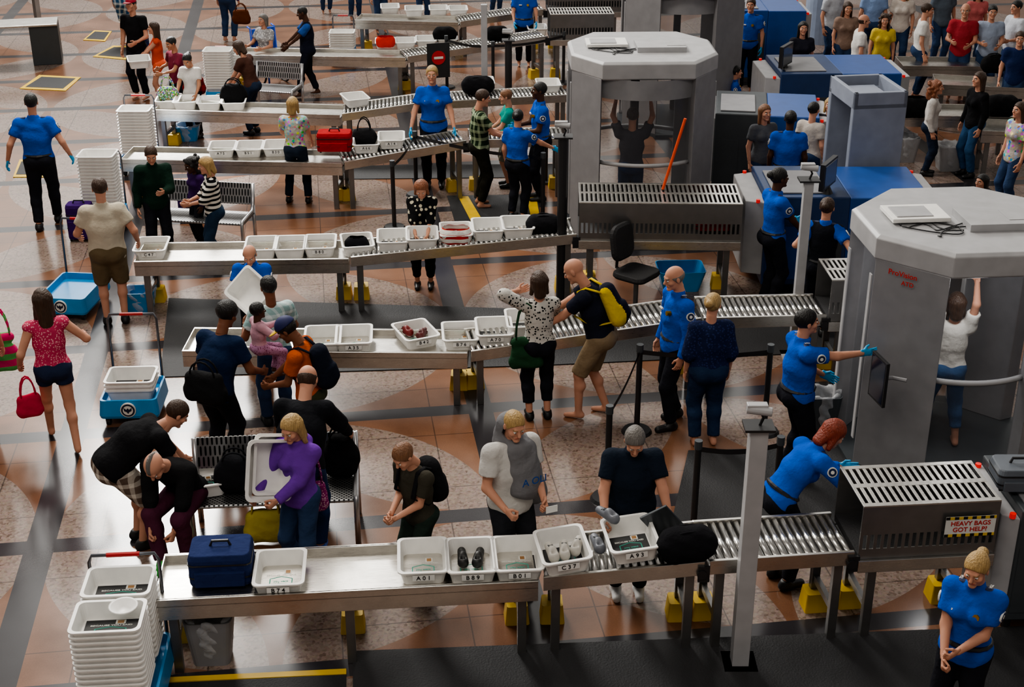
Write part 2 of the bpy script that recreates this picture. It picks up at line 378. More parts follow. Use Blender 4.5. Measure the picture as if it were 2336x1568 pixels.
    if tsa:
        nv=mat('patch_navy','#16264e',.7)
        for c,q in((-1,'L'),(1,'R')):
            d=el[q]-sh[q];p=sh[q]+d*.33;n=np.array((c*1.,0,0));n=R2@n;dn=d/np.linalg.norm(d);n=n-dn*(n@dn);n/=np.linalg.norm(n);n2=n
            rr=(.052*wa+.020)*a
            m=MB();m.cyl(p+n2*rr*.9,p+n2*(rr+.006),.043*s,16,0).cyl(p+n2*rr*.9,p+n2*(rr+.009),.034*s,16,1).cyl(p+n2*rr*.9,p+n2*(rr+.011),.016*s,10,0)
            m.obj('shoulder_patch',[ink,nv],ob)
            p0=sh[q]+R2@V(-c*.02,0,.064);p1=sh[q]+R2@V(-c*.085,0,.070)
            e=MB().tube([p0,p1],.026*s,8,0,flat=.45).obj('epaulette',nv,ob)
            if y<14 and lean<20: text('TSA',.03,e,tuple((p0+p1)/2+V(0,-.0,.03)),(0,0,-c*math.pi/2),ink)
        p=C+R2@V(-.075,.085*w+.055,.09);n=R2@V(0,1,.15)
        MB().cyl(p-n*.03,p+n*.012,.026*s,7).obj('badge',gold,ob)
        p=C+R2@V(.075,.085*w+.055,.09);MB().cyl(p+R2@V(-.03,-.005,0),p+R2@V(.03,-.005,0),.012,6).obj('name_tag',ink,ob)
        MB().tube([Pv+R1@np.array((math.cos(t)*.150*w*a,math.sin(t)*.127*w*a,.055)) for t in np.linspace(0,6.28,17)],.02,6).obj('belt',black,ob)
    r=R3(0,0,-face);Wd=lambda p:Vector(tuple(r@np.array(p)+np.array(pos)))
    return dict(o=ob,C=C,N=N,P=Pv,R1=R1,R2=R2,Rh=Rh,sh=sh,wr=wr,el=el,pos=pos,rz=rz,W=Wd,s=s,w=w)
def foot(fx,fy,ty):
    p=G(fx,fy);b=math.atan((ty-784)/F)+TH
    return p,max(.9,min(2.,CZ-p.y*math.tan(b)))
def pf(fx,fy,ty,face,lab,top,bot,hair,**k):
    p,H=foot(fx,fy,ty);H=k.pop('H',H);return person(p,H,face,lab,top,bot,hair,**k)
def ph(tx,ty,H,face,lab,top,bot,hair,**k):
    p=G(tx,ty,H);p.z=k.pop('z0',0.);return person(p,H,face,lab,top,bot,hair,**k)
TS=fb('#1450b4');BK=fb('#1c1d24');JN=fb('#2f4262');NV=fb('#24305a')
def off(fn,a,b,c,face,lab,hair,**k):
    k.setdefault('coll',1);k.setdefault('tsa',1);k.setdefault('gl',1)
    return fn(a,b,c,face,lab,(k.pop('sl','short'),TS),('long',BK),hair,**k)
def backpack(p,mats,lab):
    C,R2,s=p['C'],p['R2'],p['s'];V=lambda *a:np.array(a,float)*s;u=R2@np.array((1.,0,0))
    c=C+R2@V(0,-.1-.1*p['w'],0);g=S(c-.36,c+.36,.014);g.cone(c+R2@V(0,0,-.14),c+R2@V(0,.02,.14),.105,.085,u=u,e=1.35).cone(c+R2@V(0,-.08,-.13),c+R2@V(0,-.07,-.03),.05,.05,u=u,e=1.7,k=.012);V1,Q1=g.net()
    mid=((V1[Q1].mean(1)-c)@R2[:,0]);mi=(abs(mid)>.075).astype(int)
    o=npobj('backpack',[(V1,Q1,mi)],mats,None,p['pos'],p['rz'],lab,'backpack')
    for q,x in(('L',-1),('R',1)):
        S0=p['sh'][q];pts=[c+R2@V(x*.08,.05,.16),S0+R2@V(-x*.05,-.04,.08),S0+R2@V(-x*.05,.05,.065),C+R2@V(x*.12,.13*p['w']+.025,.02),C+R2@V(x*.15,.02,-.12),c+R2@V(x*.1,.04,-.15)]
        MB().tube(pts,.022,6,0,flat=.4).obj('shoulder_strap',mats[-1],o,smooth=True)
    return o
def bag(loc,w,h,d,m,lab,rz=0.,hl=.2,cat='handbag',name='handbag',hm=None):
    g=S((-w,-d-.03,-.03),(w,d+.03,h+.05),.014 if loc[1]<15 else .02)
    g.cone((-w/2+d*.5,0,d*.5),(w/2-d*.5,0,d*.5),d*.5,k=.03).cone((-w/2+d*.55,0,h-d*.35),(w/2-d*.55,0,h-d*.35),d*.35,k=.05).cone((-w*.25,0,h*.5),(w*.25,0,h*.5),d*.5,k=.08).wr(.006,30)
    V1,Q1=g.net();o=npobj(name,[(V1,Q1,0)],[m],None,loc,rz,lab,cat)
    for y in(-1,1):
        pts=[(w*.3*math.cos(t),y*d*.22,h-.03+hl*math.sin(t)) for t in np.linspace(0,math.pi,9)]
        MB().tube(pts,.009,6).obj('handle',hm or m,o,smooth=True)
    return o
def suitcase(loc,w,h,d,m,lab,rz=0.,lay=False):
    o=emp('suitcase',loc,rz,lab,'suitcase')
    MB().loft([rrect(w*.97,d*.94,.04,.03),rrect(w,d,.05,.06),rrect(w,d,.05,h-.04),rrect(w*.95,d*.9,.05,h)]).obj('body',m,o,bev=.008)
    MB().loft([rrect(w*.8,d*.1,.012,0),rrect(w*.8,d*.1,.012,h*.42)]).obj('front_pocket',m,o,(0,-d*.53,h*.14),bev=.006)
    for z in(.35,.72): MB().loft([rrect(w+.008,d+.008,.05,h*z),rrect(w+.008,d+.008,.05,h*z+.012)]).obj('zip',black,o)
    MB().tube([(-.08,0,h-.01),(-.06,0,h+.04),(.06,0,h+.04),(.08,0,h-.01)],.012,6).obj('handle',black,o)
    for x in(-1,1):
        for y in(-1,1): MB().cyl((x*w*.4-.012,y*d*.35,.025),(x*w*.4+.012,y*d*.35,.025),.025,10).obj('wheel',black,o)
    return o
# ---------- trays
m=MB();W,D,HT=.39,.5,.14
m.loft([rrect(W-.08,D-.08,.04,0),rrect(W-.03,D-.03,.045,HT-.03),rrect(W-.03,D-.03,.045,HT-.012),rrect(W+.01,D+.01,.05,HT-.012),rrect(W+.01,D+.01,.05,HT),rrect(W-.04,D-.04,.045,HT),rrect(W-.085,D-.085,.04,.006)])
TRAY=m.mesh('tray_shell',[white])
m=MB();m.box(-.145,-.195,0,.145,.15,.003,0)
for a,b in(((-.085,-.12),(-.085,.02)),((.085,-.12),(.085,.02)),((-.085,.02),(0,.05)),((0,.05),(.085,.02)),((-.085,-.12),(.085,-.12))): m.cyl((*a,.004),(*b,.004),.004,4,1)
m.box(.02,.085,.003,.075,.14,.006,2);m.box(.03,.092,.006,.066,.133,.007,3)
CARD=m.mesh('advert_card',[card,teal,ink,mat('photo_print','#9a7040',.5)])
def tray(loc,rz=0.,code=None,cd=True,rot=None,lab=None,grp='security trays',sc_=1.):
    o=link(bpy.data.objects.new('security_tray',TRAY));fin(o,None,loc,rot or rz,lab or 'white plastic screening tray with rolled rim','tray',grp)
    if cd:
        c=fin(link(bpy.data.objects.new('advert_card',CARD)),o,(0,0,.008))
        if loc[1]<15:
            text('BECAUSE YOU SAID',.026,c,(-.0,.068,.0045),(0,0,0),ink)
            text('you want\na faster\nline',.03,c,(0,-.045,.0045),(0,0,0),teal)
    if code:
        l=MB().box(-.085,-.004,-.024,.085,0,.024).obj('code_label',white,o,(0,-D/2+.003,.09))
        text(code[0]+' '+code[1]+' '+code[2],.05,l,(0,-.006,0),(math.pi/2,0,0),inkb)
    return o
YAW=math.radians(4.4)
def bins(z,lst,rz=YAW):
    for e in lst:
        px,py,code=e[:3];lab='white screening tray marked %s on the steel table'%' '.join(code) if code else 'white screening tray on the steel conveyor'
        tray(G(px,py,z+.07)-Vector((0,0,.07)),rz+(e[3] if len(e)>3 else 0),code,lab=lab)
# ---------- lane furniture
def frame(a,za,b,zb):
    A=G(a[0],a[1],za);B=G(b[0],b[1],zb);d=B-A;return A,B,math.atan2(d.y,d.x),math.hypot(d.x,d.y)
def legs(o,L,xs,z,dp,blk=True,slope=0.):
    for x in xs:
        for y in(.07,dp-.07):
            zz=z+slope*x
            MB().box(x-.035,y-.03,.0,x+.035,y+.03,zz-.08).obj('leg',dsteel,o,bev=.004)
            if blk and y>.1: MB().loft([rrect(.2,.2,.02,0),rrect(.17,.17,.02,.17)]).obj('foot_block',yel,o,(x,y-.03,0))
        MB().box(x-.02,.07,.25,x+.02,dp-.07,.31).obj('brace',dsteel,o)
def table(a,b,z,dp=.62,nl=3,lab='long brushed steel tray table on square legs',fh=.19,blk=True):
    A,B,rz,L=frame(a,z,b,z);o=emp('conveyor_table',(A.x,A.y,0),rz,lab,'table')
    m=MB();t=.012;m.box(0,0,z-.075,L,dp,z-.063);m.box(0,0,z-fh,L,t,z).box(0,dp-t,z-fh*.7,L,dp,z).box(0,t,z-fh,t,dp-t,z).box(L-t,t,z-fh,L,dp-t,z-.06)
    m.box(0,-.012,z-.012,L,.02,z).box(0,dp-.02,z-.012,L,dp+.012,z);m.obj('tray_top',steel,o,bev=.002)
    legs(o,L,[.12+(L-.24)*i/(nl-1) for i in range(nl)],z,dp,blk);return o
rm=MB();rm.cyl((0,0,0),(0,1,0),.024,12).cyl((0,-.02,0),(0,1.02,0),.008,6);ROL=rm.mesh('roller',[roll],True)
def conv(a,za,b,zb,dp=.6,pitch=.062,blk=True,lab='steel gravity roller conveyor section',nl=2):
    A,B,rz,L=frame(a,za,b,zb);o=emp('roller_conveyor',(A.x,A.y,0),rz,lab,'conveyor');sl=(zb-za)/L
    for y in(0,dp-.03):
        m=MB();m.loft([[(x,y,za+sl*x-.11),(x,y+.03,za+sl*x-.11),(x,y+.03,za+sl*x+.015),(x,y,za+sl*x+.015)] for x in(0,L)]);m.obj('side_rail',steel,o,bev=.003)
    n=min(60,int(L/pitch))
    for i in range(n):
        x=(i+.5)*L/n;r=link(bpy.data.objects.new('roller',ROL));fin(r,o,(x,.035,za+sl*x-.022));r.scale=(1,dp-.07,1)
    m=MB();m.loft([[(x,y,za+sl*x-z) for y,z in((.03,.1),(dp-.03,.1),(dp-.03,.085),(.03,.085))] for x in(.02,L-.02)]);m.obj('drip_pan',dsteel,o)
    legs(o,L,[.1+(L-.2)*i/(nl-1) for i in range(nl)],za-.02,dp,blk,sl)
    MB().box(L-.05,-.02,zb-.16,L+.04,.0,zb-.02).cyl((L-.02,-.03,zb-.09),(L-.02,0,zb-.09),.04,12).obj('bracket',black,o)
    return o
def hood(a,b,z,ht=.42,dp=.62,lab='steel slotted tunnel guard over the conveyor',sign=False):
    A,B,rz,L=frame(a,z,b,z);o=emp('tunnel_guard',(A.x,A.y,0),rz,lab,'conveyor guard')
    m=MB();n=int(L/.055);t=z+ht
    m.box(0,0,t-.015,L,.05,t).box(0,dp-.05,t-.015,L,dp,t).box(0,dp/2-.03,t-.015,L,dp/2+.03,t)
    for i in range(n+1): x=i*(L-.028)/n;m.box(x,.05,t-.012,x+.028,dp-.05,t-.001)
    m.obj('slotted_cover',steel,o,bev=.002)
    m=MB();m.box(0,0,z+.16,L,.012,t-.015).box(0,0,z-.06,L,.012,z+.03)
    for i in range(n+1): x=i*(L-.025)/n;m.box(x,0,z+.03,x+.025,.012,z+.16)
    m.obj('front_panel',dsteel,o);MB().box(0,dp-.012,z-.06,L,dp,t-.015).obj('rear_panel',dsteel,o)
    MB().box(0,.01,z-.08,L,dp-.01,z-.02).obj('belt',rub,o)
    m=MB()
    for i in range(8): m.box(L-.03,.03+i*(dp-.06)/8,z-.02,L-.02,.03+(i+.9)*(dp-.06)/8,t-.02)
    m.obj('curtain',rub,o);MB().box(0,-.03,z-.17,L,0,z-.06).obj('side_rail',steel,o,bev=.004)
    legs(o,L,[.15,L-.15],z-.06,dp)
    if sign:
        s_=MB().box(-.2,-.004,-.09,.2,0,.09,0).box(-.2,-.006,.065,.2,-.004,.09,1).box(-.2,-.006,-.09,.2,-.004,-.065,1).obj('sign',[ink,mat('hazard_print','#d8b414',.5,kind='hatch',c2='#101010',s=90)],o,(L*.78,-.035,z+.22))
        text('HEAVY BAGS\nGOT HELP?',.055,s_,(0,-.006,0),(math.pi/2,0,0),inkr)
    return o
def xray(a,b,z,dp,ht,lab,cols=(lgrey,mblue,lgrey),mon=True):
    A,B,rz,L=frame(a,z,b,z);o=emp('xray_machine',(A.x,A.y,0),rz,lab,'x-ray machine')
    MB().prism([(0,.1),(L*.1,.02),(L*.1,dp-.02),(0,dp-.1)],.25,ht-.08).obj('inlet_cowl',lgrey,o,bev=.01)
    MB().box(L*.1,0,.12,L*.52,dp,ht).obj('cabinet',cols[0],o,bev=.015)
    MB().box(L*.52,0,.12,L*.93,dp,ht-.01).obj('cabinet',cols[1],o,bev=.015)
    MB().prism([(L*.93,.02),(L,.1),(L,dp-.1),(L*.93,dp-.02)],.25,ht-.08).obj('outlet_cowl',cols[2],o,bev=.01)
    MB().box(L*.12,-.004,.2,L*.3,0,ht*.7).obj('access_panel',mblue if cols[0]!=dgrey else dgrey,o);MB().box(L*.34,-.004,.2,L*.5,0,ht*.7).obj('access_panel',dgrey,o)
    for x in(.06,.95):
        for y in(.06,dp-.06): MB().cyl((L*x,y,ht-.09),(L*x,y,ht-.05),.025,10).obj('warning_lamp',redl,o)
    for x in(.15,.85):
        for y in(.1,dp-.1): MB().cyl((L*x,y,0),(L*x,y,.12),.04,8).obj('levelling_foot',black,o)
    MB().box(L*.14,.12,ht,L*.42,dp*.8,ht+.02).obj('top_hatch',grey,o,bev=.006)
    return o
table((350,1370),(1228,1325),.72,.62,3)
conv((1240,1322),.72,(1608,1286),.84,nl=2);conv((1620,1285),.84,(1950,1263),.84,nl=2)
hood((1958,1262),(2268,1246),.84,sign=True)
xray((2285,1246),(2640,1236),.84,.9,1.15,'steel grey baggage x-ray machine after the tunnel guard',(dgrey,dgrey,lgrey))
table((415,800),(1066,805),.64,.58,2);conv((1075,805),.64,(1600,729),.84,nl=2);conv((1606,729),.84,(1886,722),.84);hood((1890,722),(2230,716),.84)
table((305,597),(795,590),.72,.62,2);conv((800,590),.72,(1316,537),.92,nl=2);hood((1320,537),(1690,541),.92,lab='long slotted steel tunnel guard feeding the x-ray machine',dp=.75)
table((275,363),(780,372),.72,.62,2);conv((786,372),.72,(1064,323),.9);conv((1070,322),.9,(1290,318),.9)
table((350,250),(775,262),.72,.6,2);conv((780,262),.72,(960,236),.88);conv((965,236),.88,(1300,218),.9)
table((520,125),(925,131),.72,.6,2);conv((930,131),.72,(1250,84),.9);hood((1255,84),(1400,82),.9)
table((810,45),(1045,51),.72,.6,2);conv((1050,51),.72,(1245,22),.9);hood((1250,22),(1420,20),.9)
for a,b in(((2060,150),(2250,152)),((2135,192),(2420,205)),((2045,262),(2330,268)),((2240,298),(2460,306))): table(a,b,.8,.7,2,'steel re-composure table at the lane exit',blk=False)
xray((1700,517),(2150,517),.9,1.25,1.28,'navy and blue baggage x-ray machine with steel tunnel guard',(nblue,mblue,lgrey))
xray((1600,318),(1885,330),.9,1.3,1.3,'dark grey and blue baggage x-ray machine',(dgrey,mblue,lgrey))
xray((1745,225),(2075,222),.9,1.3,1.3,'grey and dark blue baggage x-ray machine beside screening lane',(nblue,mblue,lgrey))
xray((1640,85),(1850,85),.9,1.3,1.4,'bright blue baggage x-ray machine at a distant lane',(mblue,mblue,lgrey))
bins(.645,[(640,1310,'B74'),(965,1283,'A01'),(1075,1282,'B89'),(1180,1278,'B01')])
tray(G(1286,1258,.82)-Vector((0,0,.07)),code='C37',rot=(0,-.09,YAW+.08),lab='white tray marked C 37 holding white sneakers on the rollers')
tray(G(1440,1232,.90)-Vector((0,0,.07)),code='A93',rot=(0,-.09,YAW+.05),lab='white tray marked A 93 with black card on the rollers')
bins(.565,[(603,782,'A24'),(737,777,None),(808,775,'A35'),(948,765,'B42',.35),(1050,768,'B76')]);bins(.645,[(1127,757,'A70')]);bins(.69,[(1195,738,None)])
bins(.645,[(347,568,'C47'),(597,566,None),(663,565,None),(731,562,'B80')]);bins(.66,[(815,559,None,.1)]);bins(.74,[(897,549,None)]);bins(.77,[(963,543,None)]);bins(.80,[(1040,534,None)]);bins(.83,[(1113,524,None)]);bins(.86,[(1180,519,None)])
bins(.645,[(508,342,'A75'),(570,341,'B51'),(632,339,'B30')]);bins(.76,[(836,330,'A66')]);bins(.8,[(893,320,'A14')])
bins(.645,[(385,232,None),(425,234,None),(480,236,None),(535,236,None)]);bins(.74,[(810,228,None,.3)])
bins(.7,[(880,100,None),(925,99,None),(972,95,None),(1020,92,None)]);bins(.7,[(945,25,None),(1000,24,None),(1225,68,None),(1045,25,None)]);bins(.87,[(1250,196,None),(1100,192,None)])
# ---------- carts with stacked trays
def cart(loc,rz,n,lab,w=.5,d=.62,hz=1.0,stacks=((0,0),),seal=True,handle=True,side=1,trz=math.pi/2):
    o=emp('tray_cart',loc,rz,lab,'cart')
    MB().loft([rrect(w,d,.05,.10),rrect(w+.02,d+.02,.06,.13),rrect(w-.02,d-.02,.05,.30),rrect(w-.06,d-.06,.05,.30),rrect(w-.08,d-.08,.05,.22)]).obj('base',blue,o)
    for x in(-1,1):
        for y in(-1,1): MB().cyl((x*w*.38-.02,y*d*.38,.05),(x*w*.38+.02,y*d*.38,.05),.05,12).box(x*w*.38-.03,y*d*.38-.02,.05,x*w*.38+.03,y*d*.38+.02,.11).obj('caster',black,o)
    if handle:
        y=d/2-.0;m=MB();p=[(-w*.42,y,.15),(-w*.42,y+.03,hz-.06),(-w*.38,y+.03,hz),(w*.38,y+.03,hz),(w*.42,y+.03,hz-.06),(w*.42,y,.15)];m.tube(p,.014,8).obj('push_handle',mat('grey_tube','#6a6c72',.3,.8),o,smooth=True)
        MB().cyl((-w*.2,y+.03,hz),(w*.2,y+.03,hz),.019,8).obj('grip',red,o)
    if seal:
        e=MB().cyl((0,-d/2-.016,.2),(0,-d/2+.02,.2),.08,24,0).cyl((0,-d/2-.019,.2),(0,-d/2+.02,.2),.070,24,1).cyl((0,-d/2-.022,.2),(0,-d/2+.02,.2),.052,24,0)
        yy=-d/2-.024
        e.add([(0,yy,.23),(.014,yy,.212),(.043,yy,.235),(.037,yy,.195),(.014,yy,.185),(0,yy,.163),(-.014,yy,.185),(-.037,yy,.195),(-.043,yy,.235),(-.014,yy,.212)],[list(range(10))],1).obj('eagle_seal',[ink,mat('seal_navy','#101a38',.6)],o)
    R=Matrix.Rotation(rz,3,'Z')
    for x,y in stacks:
        for i in range(n):
            t=tray(Vector(loc)+R@Vector((x,y,.225+i*.047)),rz+trz,None,cd=False,lab='white screening tray nested in a stack on a blue cart',grp='stacked screening trays')
        if n and loc[1]<15:
            c=fin(link(bpy.data.objects.new('advert_card',CARD)),t,(0,0,.008),-math.pi/2);c.scale=(1.3,.85,1)
            text('BECAUSE YOU SAID',.026,c,(-.0,.068,.0045),(0,0,0),ink);text('you want\na faster\nline',.03,c,(0,-.045,.0045),(0,0,0),teal)
    return o
c0=G(243,1382,.98);cart((c0.x,c0.y+.17,0),YAW,13,'blue tray cart with two tall stacks of white trays',.62,.86,1.0,((0,-.22),(0,.22)))
c0=G(300,862,.42);cart((c0.x,c0.y,0),0.05,3,'blue wheeled cart with a short stack of white trays',.6,.6,1.0)
c0=G(168,660,.25);cart((c0.x,c0.y,0),-.1,0,'empty blue tray cart with tall push handle',.6,.85,1.0,())
c0=G(222,352,1.1);cart((c0.x,c0.y,0),0.,17,'blue cart with tall stack of white trays behind bench',.55,.55,1.05)
c0=G(308,250,1.0);cart((c0.x,c0.y,0),0.,15,'blue cart with sunlit stack of white trays',.55,.5,1.15)
c0=G(497,115,1.0);cart((c0.x,c0.y,0),0.,15,'blue cart with stack of trays beside far lane',.5,.5,1.0)
c0=G(780,65,.7);cart((c0.x,c0.y,0),0.,7,'blue cart with stacked trays in far lane',.5,.5,.9)
tray(G(318,150,.85),.3,None,lab='white tray held by the woman in the orange shorts');tray(G(890,28,.7),.1,None)
# ---------- body scanners
def scanner(c,rz,W,D,H,lab,logo=False,cw=.45,band=True):
    o=emp('body_scanner',c,rz,lab,'body scanner');a,b=W/2,D/2
    oc=[(-a,-b*.42),(-a*cw,-b),(a*cw,-b),(a,-b*.42),(a,b*.42),(a*cw,b),(-a*cw,b),(-a,b*.42)]
    q=lambda k,z:[(x*k,y*k,z) for x,y in oc]
    MB().loft([q(.97,H-.24),q(1.,H-.22),q(1.,H-.03),q(.96,H)]).obj('roof',lgrey,o,bev=.008)
    MB().box(-.1,-.38,H,.55,.1,H+.07).box(.3,-.28,H+.07,.55,0,H+.075).obj('roof_housing',lgrey,o,bev=.01)
    MB().prism([(x*1.02,y*1.02) for x,y in oc],0,.045).obj('base',dgrey,o)
    for sx in(-1,1):
        for sy in(-1,1):
            P=[(sx*a*.99,sy*b*.42),(sx*a*(cw+.01),sy*b*.99),(sx*a*(cw-.02),sy*b*.80),(sx*a*(cw+.15),sy*b*.62),(sx*a*.84,sy*b*.36)]
            if sx*sy<0: P=P[::-1]
            MB().prism(P,.045,H-.22).obj('column',grey,o,bev=.01)
            MB().box(sx*a*.995-.006,sy*b*.36-.03,.3,sx*a*.995+.006,sy*b*.36+.03,H-.4).obj('edge_trim',lgrey,o)
    r=math.hypot(a*(cw-.02),b*.85)
    t0=math.atan2(b*.85,a*(cw-.02))
    for sy in(-1,1):
        def arc(rr,n=14): return [(rr*math.cos(t),sy*rr*math.sin(t)*.97) for t in np.linspace(t0,math.pi-t0,n)]
        A1=arc(r);m=MB()
        m.add([(x,y,z) for z in(.05,H-.24) for x,y in A1],[(i,i+1,15+i,14+i) for i in range(13)]);m.obj('curved_panel',glass,o,smooth=True)
        m=MB();m.tube([(x*1.01,y*1.01,H*.46) for x,y in A1],.028,6).obj('rail',lgrey,o,smooth=True)
        if band: m=MB();m.add([(x*1.005,y*1.005,z) for z in(H-.5,H-.24) for x,y in A1],[(i,i+1,15+i,14+i) for i in range(13)]);m.obj('upper_band',grey,o,smooth=True)
    MB().box(-.06,b*.62,.05,.06,b*.7,H-.25).obj('scanning_mast',black,o,bev=.01)
    m=MB();m.box(-.75,-.15,H+.02,-.2,.25,H+.06,0).box(-.7,-.1,H+.06,-.35,.18,H+.07,1);m.obj('roof_electronics',[white,lgrey],o,bev=.006)
    rn=random.Random(3)
    for i in range(5):
        x0,y0=-.7+rn.random()*.3,-.4+rn.random()*.3;p=[(x0+.5*t+.08*math.sin(6*t+i),y0+.12*math.sin(5*t+2*i),H+.012) for t in np.linspace(0,1,14)];MB().tube(p,.007,5).obj('cable',black,o,smooth=True)
    if logo:
        an=math.atan2(-(b-b*.42),a-a*cw)
        text('ProVision',.072,o,(-a*.80,-b*.675,H-.30),(math.pi/2,0,an),inkr);text('ATD',.06,o,(-a*.76,-b*.72,H-.38),(math.pi/2,0,an),inkr)
    return o
s1=G(2222,520,2.42);s1=Vector((s1.x,12.62,0));scanner(s1,.08,1.95,1.85,2.42,'tall grey walk-in body scanner with curved smoked panels',True,band=False)
s2=G(1458,88,2.55);s2=Vector((s2.x,19.0,0));scanner(s2,.03,1.95,1.8,2.55,'grey walk-in body scanner between two lanes',cw=.62)
s3=G(1560,-60,2.55);scanner(Vector((s3.x,s3.y,0)),0,2.0,1.9,2.55,'grey body scanner at the far lanes')
o=emp('wall_monitor',G(2008,865,1.25),math.radians(-78),'small flat monitor on an arm attached to the body scanner','monitor')
MB().box(-.15,-.03,-.22,.15,.0,.22).box(-.13,-.032,-.2,.13,-.03,.2,1).obj('screen',[black,mat('screen_glass','#1a2030',.1)],o,bev=.008);MB().tube([(0,0,0),(0,.12,.0),(.08,.22,0)],.02).obj('arm',grey,o)
# metal detector
c=G(1982,190,2.2);o=emp('metal_detector',(c.x,c.y,0),math.radians(98),'pale grey walk-through metal detector arch','metal detector');pb=mat('pale_blue_grey','#888f9e',.45)
for x in(-.42,.42): MB().box(x-.05,-.36,0,x+.05,.36,2.05).obj('side_panel',pb,o,bev=.012)
MB().box(-.47,-.36,1.98,.47,-.30,2.2).box(-.47,.30,1.98,.47,.36,2.2).box(-.47,-.36,1.98,-.41,.36,2.2).box(.41,-.36,1.98,.47,.36,2.2).box(-.3,-.2,2.0,.3,.2,2.1).obj('crosspiece',pb,o,bev=.01)
# posts
def post(b,H,m,r,lab,cap=True,sq=False):
    o=emp('camera_post',b,0,lab,'post')
    (MB().box(-r,-r,.01,r,r,H) if sq else MB().cyl((0,0,.01),(0,0,H),r,16)).obj('pole',m,o,bev=.004);MB().box(-.13,-.13,0,.13,.13,.012).obj('base_plate',m,o)
    if cap:
        MB().box(-.11,-.09,H,.11,.09,H+.02).obj('mount',black,o);MB().cyl((-.1,-.02,H+.16),(.08,-.05,H+.15),.035,10).box(-.1,-.05,H+.13,.05,.02,H+.2).obj('camera',lgrey,o,bev=.006);MB().tube([(0,0,H),(.03,0,H+.08),(0,0,H+.14)],.012,6).obj('bracket',black,o)
post(G(1686,1512),2.1,lgrey,.065,'pale square steel post with small camera on top',sq=True)
post(G(1279,690),2.12,black,.06,'black round post with camera at the steel conveyor')
q=G(1845,412,2.1);post((q.x,q.y,0),2.1,lgrey,.05,'slim pale post beside the x-ray machine',sq=True)
post(G(1160,290),1.5,black,.06,'short black post with camera at a far lane')
q=G(1104,10,2.3);post((q.x,q.y,0),2.3,lgrey,.05,'pale post in far lane',cap=False,sq=True)
def stan(px,py,h=.98,lab='black retractable belt barrier post'):
    p=G(px,py);o=emp('barrier_post',p,0,lab,'barrier post');MB().cyl((0,0,0),(0,0,.03),.16,20,r2=.14).obj('base',black,o)
    MB().cyl((0,0,.03),(0,0,h),.03,12).obj('pole',black,o);MB().cyl((0,0,h-.07),(0,0,h+.01),.036,12).obj('belt_head',dgrey,o);return p
def belt(p,q,z=.93,w=.05):
    d=(q-p);m=MB();m.add([(*(p+d*t).xy,z+dz-.05*math.sin(math.pi*t)) for t in np.linspace(0,1,9) for dz in(0,-w)],[(2*i,2*i+2,2*i+3,2*i+1) for i in range(8)])
    m.obj('barrier_belt',black,None,lab='black webbing belt stretched between barrier posts',cat='barrier belt')
a=stan(1384,1138);b=stan(1452,985);c=stan(1742,985);belt(a,b);belt(b,c);a=stan(1580,1225);b=stan(1762,1215);belt(a,b)
a=stan(900,520);b=stan(950,445);c=stan(1238,500,.98);d=stan(1245,415);belt(a,b);belt(b,c);belt(c,d);a=stan(1020,200);b=stan(1125,215);c=stan(1285,190);belt(a,b);belt(b,c)
o=emp('stop_sign',G(1000,138,1.1),.3,'small black panel with red no entry symbol on a barrier','sign')
MB().box(-.2,-.01,-.3,.2,0,.3).obj('panel',black,o);MB().cyl((0,-.012,.05),(0,-.02,.05),.12,24).obj('no_entry_disc',red,o);MB().box(-.08,-.024,.03,.08,-.02,.07).obj('bar',ink,o)
# benches
perf=mat('perforated_steel',(.42,.42,.42,1),.35,.9,'perf',(.02,.02,.02,1),150.)
def bench(a,b,z,dp,lab):
    A,B,rz,L=frame(a,z,b,z);o=emp('bench',(A.x,A.y,0),rz,lab,'bench')
    MB().box(0,0,z-.03,L,dp,z).obj('seat',perf,o,bev=.012)
    for x in(.02,L-.02): MB().tube([(x,0,0),(x,0,z-.02),(x,.02,z+.02),(x,dp-.06,z+.03),(x,dp,z+.12),(x,dp+.06,z+.38)],.026,8).tube([(x,dp,0),(x,dp,z+.1)],.026,8).obj('end_frame',mat('tube_steel',(.5,.5,.51,1),.3,.9),o,smooth=True)
    MB().loft([[(x,dp+.0,z+.1),(x,dp+.02,z+.1),(x,dp+.08,z+.38),(x,dp+.06,z+.38)] for x in(0,L)]).obj('backrest',perf,o)
bench((430,1158),(818,1140),.45,.5,'perforated grey metal bench holding bags');bench((330,500),(555,512),.45,.5,'perforated metal bench behind the people waiting');bench((560,205),(668,212),.45,.5,'perforated metal bench by far table')
tray(G(465,1100,.5)+Vector((0,0,-.04)),.3,None,lab='white tray resting on the perforated bench')
# floor
fl=MB().add([(-40,-20,0),(40,-20,0),(40,45,0),(-40,45,0)],[(0,1,2,3)])
M=bpy.data.materials.new('patterned_granite');M.use_nodes=True;nt=M.node_tree;B_=nt.nodes['Principled BSDF'];tc=nt.nodes.new('ShaderNodeTexCoord').outputs['Object'];X,Y,_=mk(nt,'ShaderNodeSeparateXYZ',tc).outputs
def near(v,c,o=0.): return ma(nt,'MULTIPLY',ma(nt,'SUBTRACT',ma(nt,'FRACT',ma(nt,'ADD',ma(nt,'DIVIDE',v,c),.5+o)),.5),c)
def rad(x,y): return ma(nt,'SQRT',ma(nt,'ADD',ma(nt,'MULTIPLY',x,x),ma(nt,'MULTIPLY',y,y)))
c1=ma(nt,'LESS_THAN',rad(near(X,4.2),near(Y,4.2)),2.05);c2=ma(nt,'LESS_THAN',rad(near(X,4.2,.5),near(Y,4.2,.5)),2.05)
xr=ma(nt,'MULTIPLY',c1,c2)
sp=noise(nt,tc,70.,3.);big=noise(nt,tc,1.4,4.)
